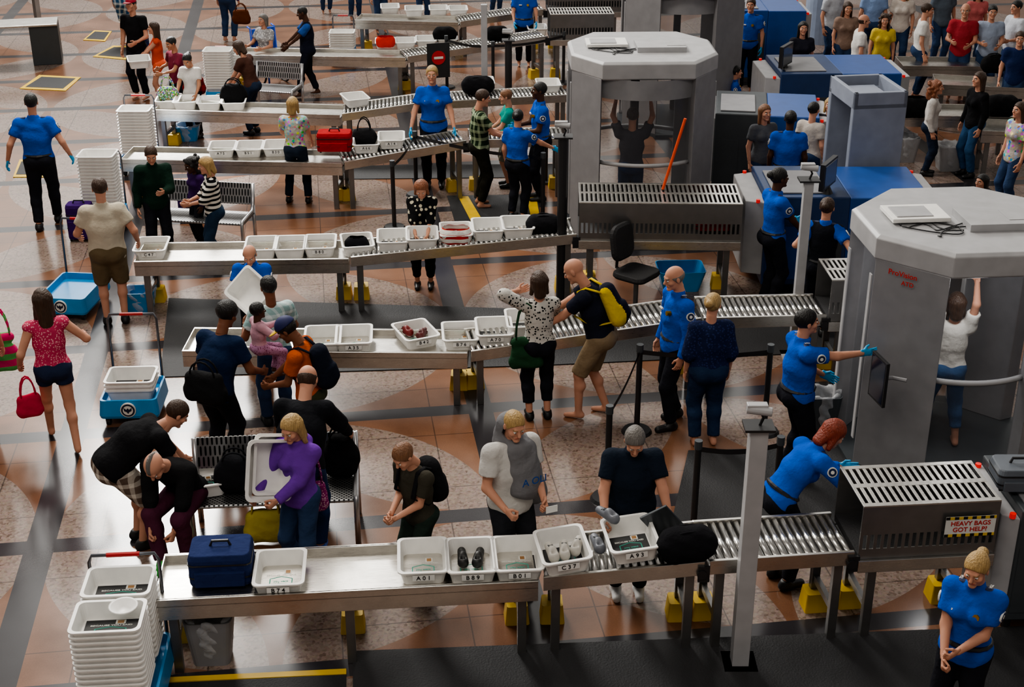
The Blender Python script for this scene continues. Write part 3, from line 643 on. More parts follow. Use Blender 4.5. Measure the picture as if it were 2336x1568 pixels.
vo=nt.nodes.new('ShaderNodeTexVoronoi');nt.links.new(tc,vo.inputs['Vector']);vo.inputs['Scale'].default_value=42
rust=mixc(nt,big,hx('#4c3122'),hx('#a4765a'))
pv=mk(nt,'ShaderNodeHueSaturation',.5,.12,1.,1.,vo.outputs['Color']).outputs[0]
pink=mixc(nt,.4,hx('#9a8474'),pv);pink=mk(nt,'ShaderNodeMixRGB',.75,pink,hx('#aa9080'),blend_type='MULTIPLY').outputs[0]
base=mixc(nt,xr,rust,pink)
jn=ma(nt,'MAXIMUM',ma(nt,'LESS_THAN',ma(nt,'ABSOLUTE',near(X,1.05,.5)),.006),ma(nt,'LESS_THAN',ma(nt,'ABSOLUTE',near(Y,1.05,.5)),.006))
base=mixc(nt,ma(nt,'MULTIPLY',jn,.6),base,hx('#1c1816'))
bd=ma(nt,'MAXIMUM',ma(nt,'LESS_THAN',ma(nt,'ABSOLUTE',near(X,4.2)),.13),ma(nt,'LESS_THAN',ma(nt,'ABSOLUTE',near(Y,2.1)),.11))
base=mixc(nt,bd,base,hx('#323135'))
base=mixc(nt,ma(nt,'MULTIPLY',sp,.35),base,hx('#281e18'))
nt.links.new(base,B_.inputs['Base Color']);nt.links.new(ma(nt,'MULTIPLY_ADD',big,.12,.13),B_.inputs['Roughness'])
o=fl.obj('floor',M,None,(-4.5,12.8,0),math.radians(8));o['kind']='structure'
def mat_(pts,m,lab,name='floor_mat',z=.012,grp=None):
    P=[G(x,y) for x,y in pts];c=sum(P,Vector())/len(P);MB().prism([((p-c).x,(p-c).y) for p in P][::-1],.001,z).obj(name,m,None,c,0,lab,'floor mat',grp=grp)
mat_([(805,1600),(805,1488),(2500,1425),(2500,1600)],rub,'wide black rubber mat beside the steel lane')
mat_([(385,682),(1240,708),(2000,700),(2000,800),(1240,835),(365,862)],rub,'long black rubber mat under the second lane')
mat_([(1570,1030),(1960,1020),(2500,1090),(2500,1200),(1530,1200)],rub,'black rubber mat behind the roller conveyor')
mat_([(1650,1205),(2500,1180),(2500,1250),(1650,1300)],rub,'black mat under tunnel guard')
mat_([(1020,448),(1225,445),(1235,505),(1040,515)],rub,'ribbed black mat on the floor with yellow strips')
for q in([(1045,450),(1068,450),(1105,512),(1078,514)],[(1200,446),(1222,446),(1232,500),(1212,502)]): mat_(q,yel,'yellow tape strip on black mat','floor_tape',.016)
mat_([(780,380),(1290,375),(1290,405),(780,410)],rub,'black mat under the fourth lane')
hz=mat('hazard_tape','#d8b414',.6,kind='hatch',c2='#141414',s=20)
mat_([(355,1600),(372,1562),(790,1542),(790,1600)],rub,'black mat edged with yellow tape');mat_([(372,1560),(374,1549),(790,1529),(790,1541)],yel,'yellow tape edge of the black mat','floor_tape',.014)
for q in([(45,203),(90,172),(185,177),(150,208)],[(212,130),(258,105),(328,107),(290,137)],[(30,405),(45,365),(95,365),(100,405)],[(190,92),(215,70),(255,72),(240,95)]):
    mat_(q,yel,'square yellow bordered marker on the floor','floor_marker',.01)
    cx=sum(x for x,y in q)/4;cy=sum(y for x,y in q)/4;mat_([(cx+(x-cx)*.82,cy+(y-cy)*.75) for x,y in q],rub,'black centre pad of the floor marker','floor_marker_pad',.013)
mat_([(1920,1030),(1945,1022),(1990,1070),(1960,1078)],hz,'yellow and black hazard tape beside body scanner','floor_tape',.014)
# misc props
def can(px,py,w,d,h,m,lab,lin=True):
    o=emp('waste_bin',G(px,py),.05,lab,'waste bin');MB().loft([rrect(w*.75,d*.75,.05,0),rrect(w,d,.06,h),rrect(w-.02,d-.02,.06,h),rrect(w*.73,d*.73,.05,.02)]).obj('bin_body',m,o)
    if lin:
        g=S((-w,-d,-.05),(w,d,h+.1),.014);g.cone((0,0,h*.4),(0,0,h+.01),w*.42,w*.52,u=(0,1,0),e=d/w*1.02,f1=1).cone((0,0,h*.75),(0,0,h+.1),w*.36,w*.44,cut=1,k=.02).wr(.012,40);V1,Q1=g.net();npobj('liner',[(V1,Q1,0)],[liner],o)
can(487,1500,.38,.3,.42,grey,'grey waste bin with clear plastic liner');can(1870,985,.34,.3,.45,dgrey,'dark waste bin with clear liner');can(320,705,.42,.3,.26,blue,'low blue plastic bin');can(430,318,.42,.35,.25,blue,'blue plastic bin behind table')
can(1550,655,.6,.45,.28,blue,'blue plastic bin under the conveyor',False);can(2160,385,.4,.4,.4,lgrey,'bin with clear liner');can(2060,365,.4,.4,.4,lgrey,'bin with clear liner at far table')
def bowl(p):
    MB().loft([[(r*math.cos(t),r*math.sin(t),z) for t in np.linspace(0,6.283,21)[:-1]] for r,z in((.05,0),(.09,.03),(.105,.045),(.105,.052),(.09,.05),(.05,.012))]).obj('bowl',white,None,p,0,'small round white plastic bowl for valuables','bowl',smooth=True)
bowl(G(470,780,.58));bowl(G(283,1395,.93))
def shoeo(p,rz,m,lab):
    g=S((-.1,-.18,-.03),(.1,.2,.16),.01);g.cone((0,-.09,.045),(0,.1,.035),.042,.034,k=.02).cone((0,-.09,.06),(0,-.02,.075),.038,.035,k=.02).cone((0,-.08,.09),(0,-.05,.14),.02,.025,k=.015,cut=1).plane((0,0,0),(0,0,-1));V1,Q1=g.net()
    mi=(V1[Q1].mean(1)[:,2]<.02).astype(int);o=npobj('shoe',[(V1,Q1,mi)],[m,white],None,p,rz,lab,'shoe')
    mm=MB()
    for i in range(4): mm.cyl((-.02,.0+i*.018,.088-i*.006),(.02,.0+i*.018,.088-i*.006),.004,5)
    mm.obj('laces',inkb if 'black' in lab else dgrey,o)
for x,y,z,r,c,l in((1055,1282,.66,.1,'#0c0c0c','black leather shoe in a tray'),(1092,1282,.66,-.1,'#0c0c0c','black leather shoe in a tray'),(1258,1270,.8,.2,'#b4b0a8','white sneaker in tray'),(1287,1265,.8,0,'#b4b0a8','white sneaker in tray'),(1316,1255,.8,-.2,'#b4b0a8','white sneaker in tray'),(1362,1250,.8,.2,'#6c7078','grey running shoe on rollers'),(925,762,.58,.6,'#701010','red and black shoe in tray'),(965,768,.58,-.3,'#501010','red and black shoe in tray')):
    shoeo(G(x,y,z),r,mat('shoe_'+c,c,.5),l)
suitcase(G(510,1318,.645),.48,.3,.34,NV,'navy blue fabric suitcase lying on the steel table',YAW)
bag(G(1565,1272,.84),.42,.24,.24,fb('#18181c'),'black laptop backpack on the rollers',.2,.05,'backpack','backpack')
suitcase(G(765,345,.76),.5,.3,.3,fb('#a01418'),'red suitcase on the conveyor',0.);bag(G(832,330,.76),.32,.24,.2,fb('#1a1a1d'),'black bag on the rollers')
suitcase(G(1625,522,.92),.45,.22,.3,fb('#8a1016'),'red suitcase inside the tunnel guard')
bag(G(1240,530,.88),.4,.2,.2,fb('#1c1c20'),'black duffel bag on the rollers',0,.06);bag(G(535,238,.66),.42,.34,.22,fb('#121214'),'shiny black tote on the table',0,.12)
bag(G(445,215,.72),.38,.3,.15,fb('#7a1c20','plaid','#101010',40),'red and black patterned handbag with handles',0,.1);bag(G(1090,212,.9),.5,.25,.25,fb('#17171b'),'black duffel on rollers',0,.05);bag(G(385,232,.66),.34,.25,.18,fb('#5a7a50','floral','#c08080',40),'patterned bag in tray')
bag(G(540,1120,.46),.32,.36,.2,fb('#1c1d21'),'black briefcase standing on the bench',.1,.08);bag(G(780,1085,.46),.3,.42,.2,fb('#161618'),'black shoulder bag on the bench',.1,.1)
bag(G(612,1240,.0)+Vector((0,0,.03)),.4,.32,.16,fb('#b7a94e'),'yellow and cream leather handbag with tall straps',.1,.24,hm=fb('#c8b41e'))
bag(G(1200,815,.62)-Vector((0,.25,.0)),.36,.34,.12,fb('#24462f'),'dark green shoulder bag',.1,.42);bag(G(72,950,.42),.24,.24,.1,fb('#c01c40'),'bright pink leather handbag hanging from hand',.5,.22);bag(G(15,845,.55),.3,.42,.14,fb('#c82c68','stripe','#58b060',45),'pink tote with green and white stripes',.3,.3)
bag(G(722,1165,.6),.2,.28,.1,fb('#8c2a6c','dots','#d8b0c0',60),'small purple patterned shoulder bag',.3,.3);bag(G(552,55,.9),.35,.28,.14,fb('#5a3018'),'brown leather handbag carried by a traveller',0,.15)
bag(G(1040,548,.84),.34,.1,.2,fb('#b8281e','stripe','#e0ded8',60),'red and white bag in tray',0,.03);bag(G(815,566,.7),.25,.06,.15,fb('#15151a'),'black sandals bag in tray',0,.02);bag(G(880,103,.8),.3,.1,.2,fb('#d03020'),'red clothes heaped in tray',0,.02);bag(G(1015,92,.8),.4,.22,.24,fb('#131315'),'black bag in far tray',0,.05);bag(G(1135,90,.87),.4,.2,.24,fb('#131315'),'black bag on far rollers',0,.05);bag(G(2080,262,.8),.5,.2,.3,fb('#131315'),'black bag on exit table',0,.05);bag(G(2280,262,.8),.5,.28,.3,fb('#131315'),'black duffel on exit table',0,.05);bag(G(2265,165,.8),.4,.3,.25,fb('#131315'),'black bag at exit table',0,.05)
suitcase(G(190,545),.34,.52,.24,fb('#3c1a60'),'purple suitcase standing on the floor');suitcase(G(318,115),.4,.6,.28,fb('#1c2c60'),'blue suitcase held by traveller');suitcase(G(440,500),.35,.5,.25,fb('#3c1a60'),'purple carry-on beside bench')
suitcase(G(2318,1105,1.17),.4,.2,.3,mat('motor_grey','#5a6068',.4),'grey hard case on top of the machine')
# office chair
c=G(1448,722);o=emp('office_chair',c,.9,'black office chair on five-star base','chair')
m=MB();[m.tube([(0,0,.12),(.3*math.cos(k*1.257),.3*math.sin(k*1.257),.06)],.022,6).cyl((.3*math.cos(k*1.257)-.02,.3*math.sin(k*1.257),.03),(.3*math.cos(k*1.257)+.02,.3*math.sin(k*1.257),.03),.03,8) for k in range(5)];m.obj('star_base',black,o)
MB().cyl((0,0,.1),(0,0,.52),.03).obj('gas_lift',dsteel,o);MB().loft([rrect(.44,.42,.1,.52),rrect(.48,.46,.1,.55),rrect(.46,.44,.1,.6)]).obj('seat',rub,o,bev=.01)
b_=MB().loft([rrect(.38,.40,.1,-.02),rrect(.42,.44,.12,.0),rrect(.42,.44,.12,.04),rrect(.36,.38,.1,.06)]).obj('backrest',rub,o,(0,.24,.92));b_.rotation_euler=(math.radians(82),0,0);MB().tube([(0,.1,.52),(0,.29,.57),(0,.27,.85)],.02).obj('back_support',black,o)
MB().tube([(0,0,0),(.03,0,.92)],.018,8).obj('paddle',mat('orange_plastic','#e0501c',.4),None,G(1512,432,1.345),(0,.22,0),'long orange plastic rod standing on the tunnel guard','rod')
for px,py in((1885,440),(1790,160)):
    o=emp('operator_monitor',G(px,py,1.28),math.radians(60),'black operator monitor on top of the x-ray machine','monitor');MB().cyl((0,0,0),(0,0,.1),.08,14,r2=.03).obj('stand',black,o);MB().box(-.24,-.03,.08,.24,.03,.42).box(-.21,-.034,.11,.21,-.03,.39,1).obj('screen',[black,mat('screen_glass','#1a2030',.1)],o,bev=.008)
# service desk top left
o=emp('service_counter',G(60,150),.25,'grey service desk with cabinet','desk')
MB().box(-.9,-.1,.78,.7,.6,.82).obj('desk_top',steel,o,bev=.01);MB().box(.15,-.05,0,.7,.55,.78).obj('cabinet',dgrey,o,bev=.01);MB().box(-.85,-.05,0,-.8,.55,.78).obj('leg',dsteel,o)
o=emp('workstation',G(10,60),.2,'tall grey workstation table with screen','desk');MB().box(-1,-.3,.8,.8,.5,.85).obj('desk_top',steel,o,bev=.01);MB().box(.7,-.3,0,.76,.5,.8).obj('leg',dsteel,o);MB().box(-.3,0,.95,.2,.05,1.3).obj('screen',black,o)
# wheelchair
o=emp('wheelchair',G(622,188),.6,'blue framed transport wheelchair','wheelchair');bl=mat('wheelchair_blue','#1a50c8',.35)
for x in(-.25,.25):
    MB().tube([(x,.3*math.cos(t),.3+.3*math.sin(t)) for t in np.linspace(0,6.283,22)],.02,6).obj('wheel',black,o,smooth=True)
    MB().tube([(x,-.4,.1),(x,-.38,.5),(x,.25,.5),(x,.3,1.0),(x,.42,1.02)],.018,6).obj('frame',bl,o,smooth=True)
MB().box(-.23,-.35,.48,.23,.25,.52).obj('seat',bl,o,bev=.01);MB().box(-.23,.25,.55,.23,.29,1.0).obj('backrest',bl,o,bev=.01)
# ---------- people
T=lambda k,c,*a:(k,fb(c,*a))
pf(393,1290,0,195,'person crouched forward tying a bright green shoe in black top',T('3q','#1d1d1f'),('long',fb('#50263a')),('hawk','gr'),H=1.78,hip=.55,ho=(0,-.40),lean=42,hp=25,LH=(-.06,.13,.2),RH=(.08,.17,.2),LF=(-.14,-.05,0),RF=(.03,.1,.02),shoe='#30b040',hs='grip')
pf(322,1240,0,62,'man in black t-shirt and plaid shorts bending over the bench',T('short','#17171a'),('shorts',fb('#6a5a50','plaid','#d8d0c4',55)),('short','br'),H=1.72,w=1.3,lean=64,LH=(-.2,.62,.5),RH=(.2,.6,.45),hp=-5)
p=pf(515,1075,0,25,'man in dark navy t-shirt with black bag across his back',T('short','#162745'),('long',BK),('afro','bk'),H=1.78,sk='C',w=1.15,lean=22,hp=12,LH=(-.25,.35,.9),RH=(.25,.38,.95))
bag(p['W'](p['P']+np.array((.1,-.26,.0))),.42,.3,.16,fb('#1c1c1e'),'black leather messenger bag worn across the back',-.3,.15)
pf(705,1262,0,5,'balding man in black jacket leaning over the bench',T('long','#17181d'),('long',fb('#22355a')),('ring','br'),H=1.85,w=1.2,lean=36,hp=15,LH=(-.25,.6,.75),RH=(.3,.6,.8),shoe='#2858b0')
pf(700,1322,937,205,'blonde woman in purple hoodie holding a pair of white trays',T('long','#6c3a9e'),('long',JN),('long','bl'),sex='f',hp=22,coll=2,LH=(.02,.34,1.02),RH=(.27,.3,1.0),hs='grip',shoe='#2040a0')
for k in range(2): tray(G(616-k*12,1055+k*6,1.12)-Vector((0,k*.06,0)),0,None,cd=False,rot=(1.25,.25,.5),lab='white tray held upright by the woman in purple')
p=pf(960,1352,990,225,'young man in dark grey t-shirt with small backpack looking down',T('short','#3c3931'),('long',fb('#28352f')),('short','lb'),hp=32,lean=8,LH=(-.02,.3,.98),RH=(.04,.3,1.0),hs='grip');backpack(p,[fb('#19191c'),fb('#19191c')],'small black backpack worn on the back')
p=pf(1165,1350,926,150,'young man in white t-shirt with grey hoodie over his shoulder',T('short','#c4c2be'),('long',fb('#2c2e33')),('buzz','bl'),w=1.08,hp=20,hyaw=-5,LH=(-.12,.32,1.02),RH=(.2,.28,1.0),hs='grip',loose=.008)
g=S((-.45,-.35,.7),(.45,.45,1.8),.013);C,N=p['C'],p['N'];g.cone(N+(0,-.07,-.02),N+(0,-.03,.15),.115,.10,k=.04).cone(N+(0,.04,.12),N+(0,.25,.2),.085,.1,k=.02,cut=1).cone(N+(-.04,.09,-.03),C+(-.08,.14,-.14),.065,.09,k=.04,u=(1,0,0),e=1.7).cone(N+(-.13,0,-.06),C+(-.2,.03,-.26),.09,.11,k=.04).wr(.006,25);V1,Q1=g.net()
o=npobj('hoodie',[(V1,Q1,0)],[fb('#747477')],None,p['pos'],p['rz'],'heather grey hooded sweatshirt draped with blue lettering','hoodie');text('A OLI',.09,o,tuple(C+np.array((-.08,.248,-.02))),(math.pi/2,0,math.pi),mat('blue_ink','#1c4a90',.7))
MB().box(-.05,-.002,-.03,.05,.002,.03).obj('card',white,None,p['W'](p['wr']['L']+np.array((0,.12,-.02))),.4,'small white identity card in hand','card')
pf(1430,1352,948,180,'heavy-set man in navy polo lifting shoe and laptop from tray',T('short','#1a2330'),('long',fb('#1c1f24')),('short','gr'),w=1.35,hp=30,lean=6,coll=1,LH=(-.3,.34,.94),RH=(.24,.34,.95),hs='grip',shoe='#d0d0d0')
shoeo(G(1385,1185,1.0),.6,mat('shoe_#6c7078','#6c7078',.5),'grey sneaker held in a hand')
o=emp('laptop',G(1510,1190,.98),.5,'slim silver laptop tilted in hand','laptop');MB().box(-.15,-.01,-.12,.15,.01,.12).obj('lid',mat('laptop_grey','#606468',.3,.6),o,bev=.004).rotation_euler=(.5,.9,0)
off(pf,1780,1330,975,70,'officer with red hair in blue uniform bending over conveyor',('bob','rd'),sl='long',sex='f',H=1.72,w=1.05,lean=42,hp=10,LH=(-.1,.55,1.0),RH=(.3,.6,.95),hs='open')
off(ph,2240,1252,1.68,215,'blonde officer in blue uniform shirt with clasped hands',('bun','bl'),sex='f',w=1.12,gl=0,hp=18,LH=(-.02,.3,1.05),RH=(.06,.32,.98),hs='grip')
off(pf,1800,1090,706,80,'officer in blue uniform pointing with gloved hand at the monitor',('short','bk'),w=1.15,LH=(-.15,.3,1.0),RH=(.12,.66,1.32),hs='open')
off(pf,1532,965,603,250,'balding officer in blue uniform with name tag',('ring','gr'),sl='long',gl=0,w=1.08,hp=15,LF=(-.14,.08,0),RF=(.1,-.1,0))
pf(1605,1015,671,355,'woman in sheer navy blouse and jeans seen from behind, barefoot',T('3q','#1a2444','dots','#2b3762',40),('long',fb('#223450')),('bun','bl'),sex='f',w=1.22,shoe=None,hyaw=-30,loose=.006)
p=pf(1355,948,578,285,'bald man in navy t-shirt and khaki shorts with yellow backpack',T('short','#1a1d2b'),('shorts',fb('#86745c')),('',''),w=1.1,lean=20,hp=18,LH=(-.15,.5,.98),RH=(.2,.52,1.0),shoe=None,LF=(-.1,.14,0),RF=(.1,-.1,0),sk='A')
backpack(p,[fb('#15182a'),fb('#d0b414')],'navy and yellow backpack worn on back')
pf(1228,955,620,350,'woman in black and white dotted blouse raising an arm',T('3q','#c8c5be','dots','#101010',32),('capri',BK),('bob','br'),sex='f',LH=(-.2,.12,1.5),RH=(.2,.4,1.02),w=1.02)
p=pf(715,1075,718,280,'young man in orange t-shirt wearing yellow and blue cap',T('short','#b8541e'),('long',fb('#383c28')),('short','bk'),hat=[mat('cap_navy','#141c50',.7),yel],sk='C',hp=30,lean=10,LH=(-.12,.36,1.0),RH=(.15,.42,.95),hs='grip')
backpack(p,[fb('#151a28'),fb('#151a28')],'dark navy backpack worn on back')
p=pf(640,972,632,330,'man in pale checked shirt carrying a small child',T('short','#8fb0b0','plaid','#c8d8d8',70),('long',JN),('short','bk'),sk='C',LH=(-.22,.25,1.15),RH=(.25,.3,1.0),hp=5,LF=(-.1,.1,0))
q=G(592,690,1.55);person(Vector((q.x,q.y-.18,.72)),.92,60,'toddler in pink jacket with hair ties held in arms',T('long','#c89aa8'),('long',fb('#b080a0','dots','#804060',60)),('afro','bk'),sk='D',hip=.85,shoe=None,LF=(-.12,.3,.2),RF=(.12,.3,.2),LH=(-.1,.4,1.2),RH=(.2,.4,1.2))
off(pf,593,830,552,180,'bald officer in blue uniform emptying a white tray',('ring','gr'),gl=0,w=1.15,hp=28,LH=(-.1,.36,1.12),RH=(.2,.36,1.05),hs='grip')
tray(G(585,670,1.12)-Vector((0,.05,0)),0,None,cd=False,rot=(.35,-.75,.5),lab='white tray tilted in the hands of an officer')
pf(148,1020,660,335,'woman in pink sleeveless top and denim shorts walking',T('none','#c03e60','dots','#e8a0ac',50),('mini',fb('#26304a')),('long','br'),sex='f',RH=(.38,.2,1.1),LH=(-.3,.1,.95),LF=(-.08,.3,.0),RF=(.1,-.22,.03),shoe=None,hs='grip')
pf(-40,1010,610,340,'person in red sleeveless top carrying tote bag',T('none','#a02038'),('long',JN),('bob','br'),sex='f',RH=(.3,.1,.9))
pf(267,738,408,345,'man in cream polo shirt and khaki cargo shorts',T('short','#c2b9a6'),('shorts',fb('#6a5c45')),('short','br'),w=1.22,coll=1,hp=10,LH=(-.3,.25,1.0),RH=(.34,.1,.95),loose=.006)
pf(372,600,326,165,'teenage boy in dark green tracksuit jacket',T('long','#142c22'),('long',BK),('short','br'),hp=25,LH=(-.1,.35,1.15),RH=(.25,.05,.85),coll=1)
pf(500,610,356,255,'blonde woman in black and white striped top and jeans',T('3q','#0d0d10','stripe','#d8d4ca',95),('long',fb('#24384e')),('bob','bl'),sex='f',hp=15,LH=(-.05,.35,1.05),RH=(.1,.35,1.05))
pf(462,560,358,230,'person with dark braided hair in purple top',T('long','#3c2058'),('long',BK),('curly','bk'),sex='f',sk='D',hp=20)
off(pf,112,518,213,350,'officer in blue uniform walking, seen from behind, blue gloves',('short','bk'),w=1.1,LF=(-.1,-.12,0),RF=(.1,.18,0),LH=(-.38,0,.9),RH=(.38,.05,.92))
pf(682,462,221,5,'blonde woman in floral blouse and dark jeans seen from behind',T('short','#b8b4a8','floral','#b0506a',24),('long',fb('#1c2634')),('bob','bl'),sex='f',LF=(-.16,0,0),RF=(.16,0,0),LH=(-.22,.35,1.0),RH=(.2,.35,.9))
pf(968,655,404,180,'woman in black polka dot cardigan looking down at a tray',T('3q','#141416','dots','#c8c0a8',16),('capri',fb('#141418')),('bob','ro'),sex='f',hp=32,w=1.15,LH=(-.08,.36,.92),RH=(.08,.36,.92),shoe='#181010')
off(pf,992,425,148,180,'officer with blonde hair in blue uniform shirt, hands on conveyor',('short','bl'),sex='f',w=1.15,LH=(-.3,.2,.9),RH=(.3,.2,.9))
pf(1095,470,203,80,'young man in green checked shirt and dark trousers, barefoot',T('short','#1c2c1c','plaid','#98a888',55),('long',fb('#1c1b14')),('short','br'),shoe=None,LH=(-.1,.35,1.05),RH=(.12,.4,1.05),hp=15,loose=.006)
pf(1160,425,204,265,'teenager in teal shirt with short brown hair',T('short','#1c9084'),('shorts',fb('#8a8878')),('short','lb'),hp=10,LH=(-.1,.35,1.0),RH=(.1,.35,1.0))
off(pf,1232,455,187,260,'officer in blue uniform shirt with dark hair facing travellers',('short','bk'),sk='D',LH=(-.1,.3,1.05),RH=(.1,.35,1.1))
off(pf,1180,500,250,30,'officer in blue uniform seen from behind reaching sideways',('bun','bk'),sex='f',w=1.15,RH=(.42,.4,1.1),hyaw=20)
pf(580,305,88,290,'woman in brown t-shirt and jeans leaning towards table',T('short','#4a3028'),('long',fb('#202c40')),('bob','br'),sex='f',lean=15,hp=15,LH=(-.1,.4,.9),RH=(.1,.4,.9))
person(G(612,188),1.6,215,'grey-haired woman in patterned blouse seated in wheelchair',T('short','#9a9a9c','dots','#d8d8d8',30),('long',fb('#2a2c38')),('bob','gr'),sex='f',hip=.62,w=1.2,LF=(-.1,.5,.1),RF=(.1,.5,.1),LH=(-.2,.35,.8),RH=(.2,.35,.8))
pf(708,218,13,260,'man in blue shirt and navy vest pushing the wheelchair',T('short','#3058a0'),('long',fb('#181b28')),('buzz','bk'),sk='D',vest=fb('#181c2c'),LH=(-.15,.4,1.0),RH=(.15,.4,1.0),LF=(-.1,.2,0),RF=(.1,-.15,0),hp=15)
pf(448,312,118,190,'girl in white shirt standing behind table with red bag',T('short','#c8c4c0'),('long',fb('#1c1a24')),('bun','bk'),sex='f',sk='B',hp=30,LH=(-.2,.3,.95),RH=(.2,.3,.95))
pf(415,285,82,225,'boy in maroon t-shirt beside the tray table',T('short','#742a3c'),('long',fb('#202028')),('short','bk'),sk='B',hp=15,LH=(-.1,.4,1.1),RH=(.3,.2,1.1))
pf(372,240,50,260,'woman with long hair in orange top and coral shorts',T('none','#c04c34'),('mini',fb('#e86848')),('long','br'),sex='f',LH=(-.1,.45,.95),RH=(.1,.45,.95))
pf(325,225,-8,200,'man in black t-shirt with red cap',T('short','#17171a'),('long',BK),('short','bk'),hat=[mat('cap_red','#a01830',.7)]*2,LH=(-.2,.3,1.05))
pf(290,105,-95,20,'man in plaid shorts',T('short','#203040'),('shorts',fb('#305880','plaid','#d0d8d8',50)),('short','br'))
pf(525,95,-100,10,'woman in purple top carrying brown handbag',T('long','#4a2470'),('long',JN),('long','br'),sex='f')
off(pf,1195,150,-45,180,'officer in blue uniform behind conveyor with gloves',('short','br'),hp=20,w=1.15,LH=(-.25,.3,.95),RH=(.2,.3,.95))
for a in((810,45,-110,'#8aa0b8'),(965,60,-100,'#303848'),(745,30,-110,'#b0a898'),(1130,40,-105,'#404858'),(870,75,-90,'#20242c')): pf(a[0],a[1],a[2],160,'traveller in casual clothes at a far lane',T('short',a[3]),('long',JN),('short','br'))
off(ph,1775,383,1.8,70,'officer in blue uniform with dark hair pulled back',('bun','bk'),sex='f',sk='D',gl=1,LH=(-.1,.35,1.05),RH=(.1,.35,.95))
off(ph,1888,452,1.7,25,'officer in blue shirt and black vest with hair in bun',('bun','br'),sex='f',vest=fb('#191b22'),LH=(-.25,.15,1.1),RH=(.42,.1,1.15))
person(Vector((s1.x-.0,s1.y-.1,.045)),1.65,5,'woman in white t-shirt with arms raised inside body scanner',T('short','#e0dcd4'),('capri',fb('#40608a')),('bob','br'),sex='f',LH=(-.2,.12,1.84),RH=(.2,.12,1.84),shoe=None,LF=(-.18,0,0),RF=(.18,0,0),w=1.05,lp=(0,-.2,.0))
person(Vector((s2.x-.1,s2.y-.15,.045)),1.7,5,'traveller standing with arms raised inside body scanner',T('short','#4a4a52'),('long',JN),('short','br'),LH=(-.24,.12,1.84),RH=(.24,.12,1.84),shoe=None)
ph(1745,237,1.62,160,'girl with long blonde hair in grey top',T('short','#5a5c60'),('long',JN),('long','lb'),sex='f')
off(ph,1805,253,1.72,10,'officer in blue uniform seen from behind near detector',('short','bk'),sk='D',w=1.15,gl=0)
ph(1856,233,1.62,40,'woman with dark hair in bun wearing white lace top',T('short','#b8b0a8'),('long',JN),('bun','bk'),sex='f')
ph(1896,222,1.5,200,'woman with blonde hair behind the detector arch',T('short','#26262c'),('long',JN),('bob','bl'),sex='f')
off(ph,1680,118,1.35,90,'officer in blue uniform seated at x-ray machine',('bun','bk'),sex='f',hip=.6,LF=(-.1,.35,0),RF=(.1,.35,0))
ph(1833,48,1.65,180,'traveller with long black hair',T('short','#2a2a34'),('long',JN),('long','bk'),sex='f')
off(ph,1715,-5,1.75,200,'officer in blue uniform at far x-ray machine',('short','br'))
for tx,ty,H,fc,c,sx,hr,b in((1935,3,1.65,180,'#8a7468','f',('long','br'),0),(1968,32,1.7,90,'#d8d4ce','m',('ring','br'),0),(2020,30,1.6,190,'#c8b048','f',('curly','br'),0),(2112,7,1.75,100,'#d8d6d2','m',('short','br'),0),(2205,6,1.78,200,'#9a3038','m',('ring','br'),1),(2266,10,1.75,190,'#98a4b8','m',('short','bk'),1),(2325,0,1.75,250,'#c8ccd4','m',('short','bk'),1),(2330,70,1.7,200,'#1c2a50','m',('short','br'),0),(2235,-30,1.6,180,'#c06868','f',('long','br'),0),(2000,-45,1.75,10,'#8098c0','m',('short','bk'),0),(2065,-35,1.7,200,'#c8c0b8','f',('long','bl'),0),(2160,-50,1.75,170,'#5a6470','m',('short','br'),0),(1905,-40,1.7,150,'#b8bcc4','m',('short','br'),0)):
    ph(tx,ty,H,fc,'traveller waiting barefoot near the lane exit',T('short',c),('long',JN),hr,sex=sx,hp=5,w=1.1,LH=(-.15,.25,1.05) if b else None,RH=(.15,.28,1.1) if b else None,shoe=None)
pf(2108,398,183,110,'woman with curly hair in white cardigan and jeans',T('long','#c4c0bc'),('long',fb('#202a3c')),('curly','ro'),sex='f')
pf(2205,402,163,250,'woman with long hair in black cardigan and jeans',T('long','#151518'),('long',fb('#2c4c70')),('long','br'),sex='f')
ph(2250,358,1.2,240,'seated woman with dark hair in purple top',T('3q','#36265a'),('long',BK),('long','bk'),sex='f',hip=.55,LF=(-.1,.4,0),RF=(.1,.4,0),z0=0)
ph(2332,232,1.65,250,'traveller in white patterned top at exit table',T('short','#b0a8a0','floral','#8090a0',20),('long',JN),('long','br'),sex='f')
q=G(1868,95);MB().prism([(.34*math.cos(t),.34*math.sin(t)) for t in np.linspace(0,6.283,25)[:-1]],0,4.5).obj('support_column',mat('column_paint','#8f9db4',.5),None,q,0,'round pale blue-grey structural column','column')
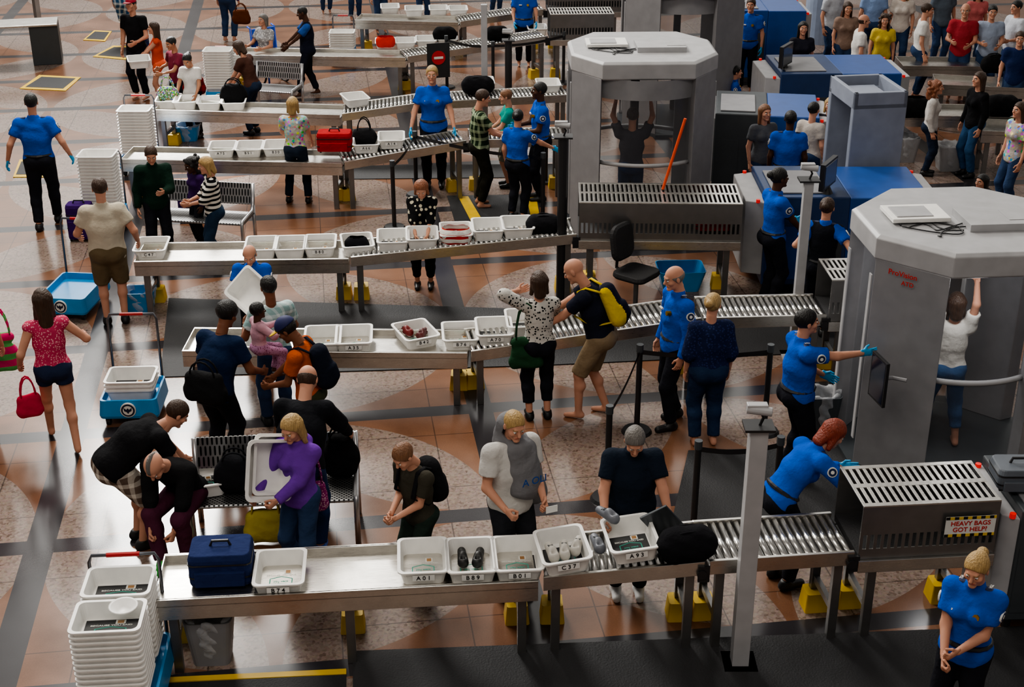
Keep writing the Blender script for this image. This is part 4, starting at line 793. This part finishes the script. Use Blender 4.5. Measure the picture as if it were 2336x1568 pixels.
# ---------- light
w=bpy.data.worlds.new('daylight');sc.world=w;w.use_nodes=True;nt=w.node_tree;bg=nt.nodes['Background']
g=nt.nodes.new('ShaderNodeTexCoord').outputs['Generated'];x,y,z=mk(nt,'ShaderNodeSeparateXYZ',g).outputs
win=ma(nt,'MULTIPLY',ma(nt,'GREATER_THAN',y,.25),ma(nt,'MULTIPLY',ma(nt,'GREATER_THAN',z,.27),ma(nt,'LESS_THAN',z,.8)))
win=ma(nt,'MULTIPLY',win,ma(nt,'SUBTRACT',1.,ma(nt,'MULTIPLY',ma(nt,'GREATER_THAN',z,.53),.45)))
mul=ma(nt,'GREATER_THAN',ma(nt,'SINE',ma(nt,'MULTIPLY',ma(nt,'DIVIDE',x,ma(nt,'MAXIMUM',y,.05)),14.)),-.2)
f_=ma(nt,'MULTIPLY',win,mul)
col=mixc(nt,f_,(.20,.188,.176,1),(1.9,1.85,1.75,1));nt.links.new(col,bg.inputs[0]);bg.inputs[1].default_value=1.
def area(loc,tgt,sx,sy,e,c=(1,1,1)):
    l=bpy.data.lights.new('sky_and_fill','AREA');l.shape='RECTANGLE';l.size=sx;l.size_y=sy;l.energy=e;l.color=c
    o=link(bpy.data.objects.new('sky_and_fill',l));o.location=loc;o.rotation_euler=(Vector(tgt)-Vector(loc)).to_track_quat('-Z','Y').to_euler();return o
area((-9,36,15),(-3,18,0),6,4,3800,(1,.98,.94));area((-5,18,13),(-1,13,0),6,5,1300,(1,.94,.85));area((-2,3,12),(0,13,0),10,4,520,(1,.92,.83))  # far skylight, soft overhead light, then an added front fill with no real source
l=bpy.data.lights.new('scanner_fill','POINT');l.energy=14;l.shadow_soft_size=.1;o=link(bpy.data.objects.new('scanner_fill',l));o.location=(s1.x,s1.y-.55,2.0)  # added fill light to brighten the person inside, not part of the scanner
l=bpy.data.lights.new('sunbeam','SPOT');l.energy=60000;l.spot_size=math.radians(7);l.spot_blend=.4;l.shadow_soft_size=.3;o=link(bpy.data.objects.new('sunbeam',l));t=G(370,240,.8);o.location=(-12,38,16);o.rotation_euler=(t-o.location).to_track_quat('-Z','Y').to_euler()
try: sc.view_settings.look='AgX - Medium High Contrast'
except Exception: pass
sc.view_settings.exposure=.25
cam=bpy.data.cameras.new('camera');cam.lens=50;cam.sensor_width=36;cam.clip_end=200;co=link(bpy.data.objects.new('camera',cam));co.location=(0,0,CZ);co.rotation_euler=(math.radians(65),0,0);sc.camera=co
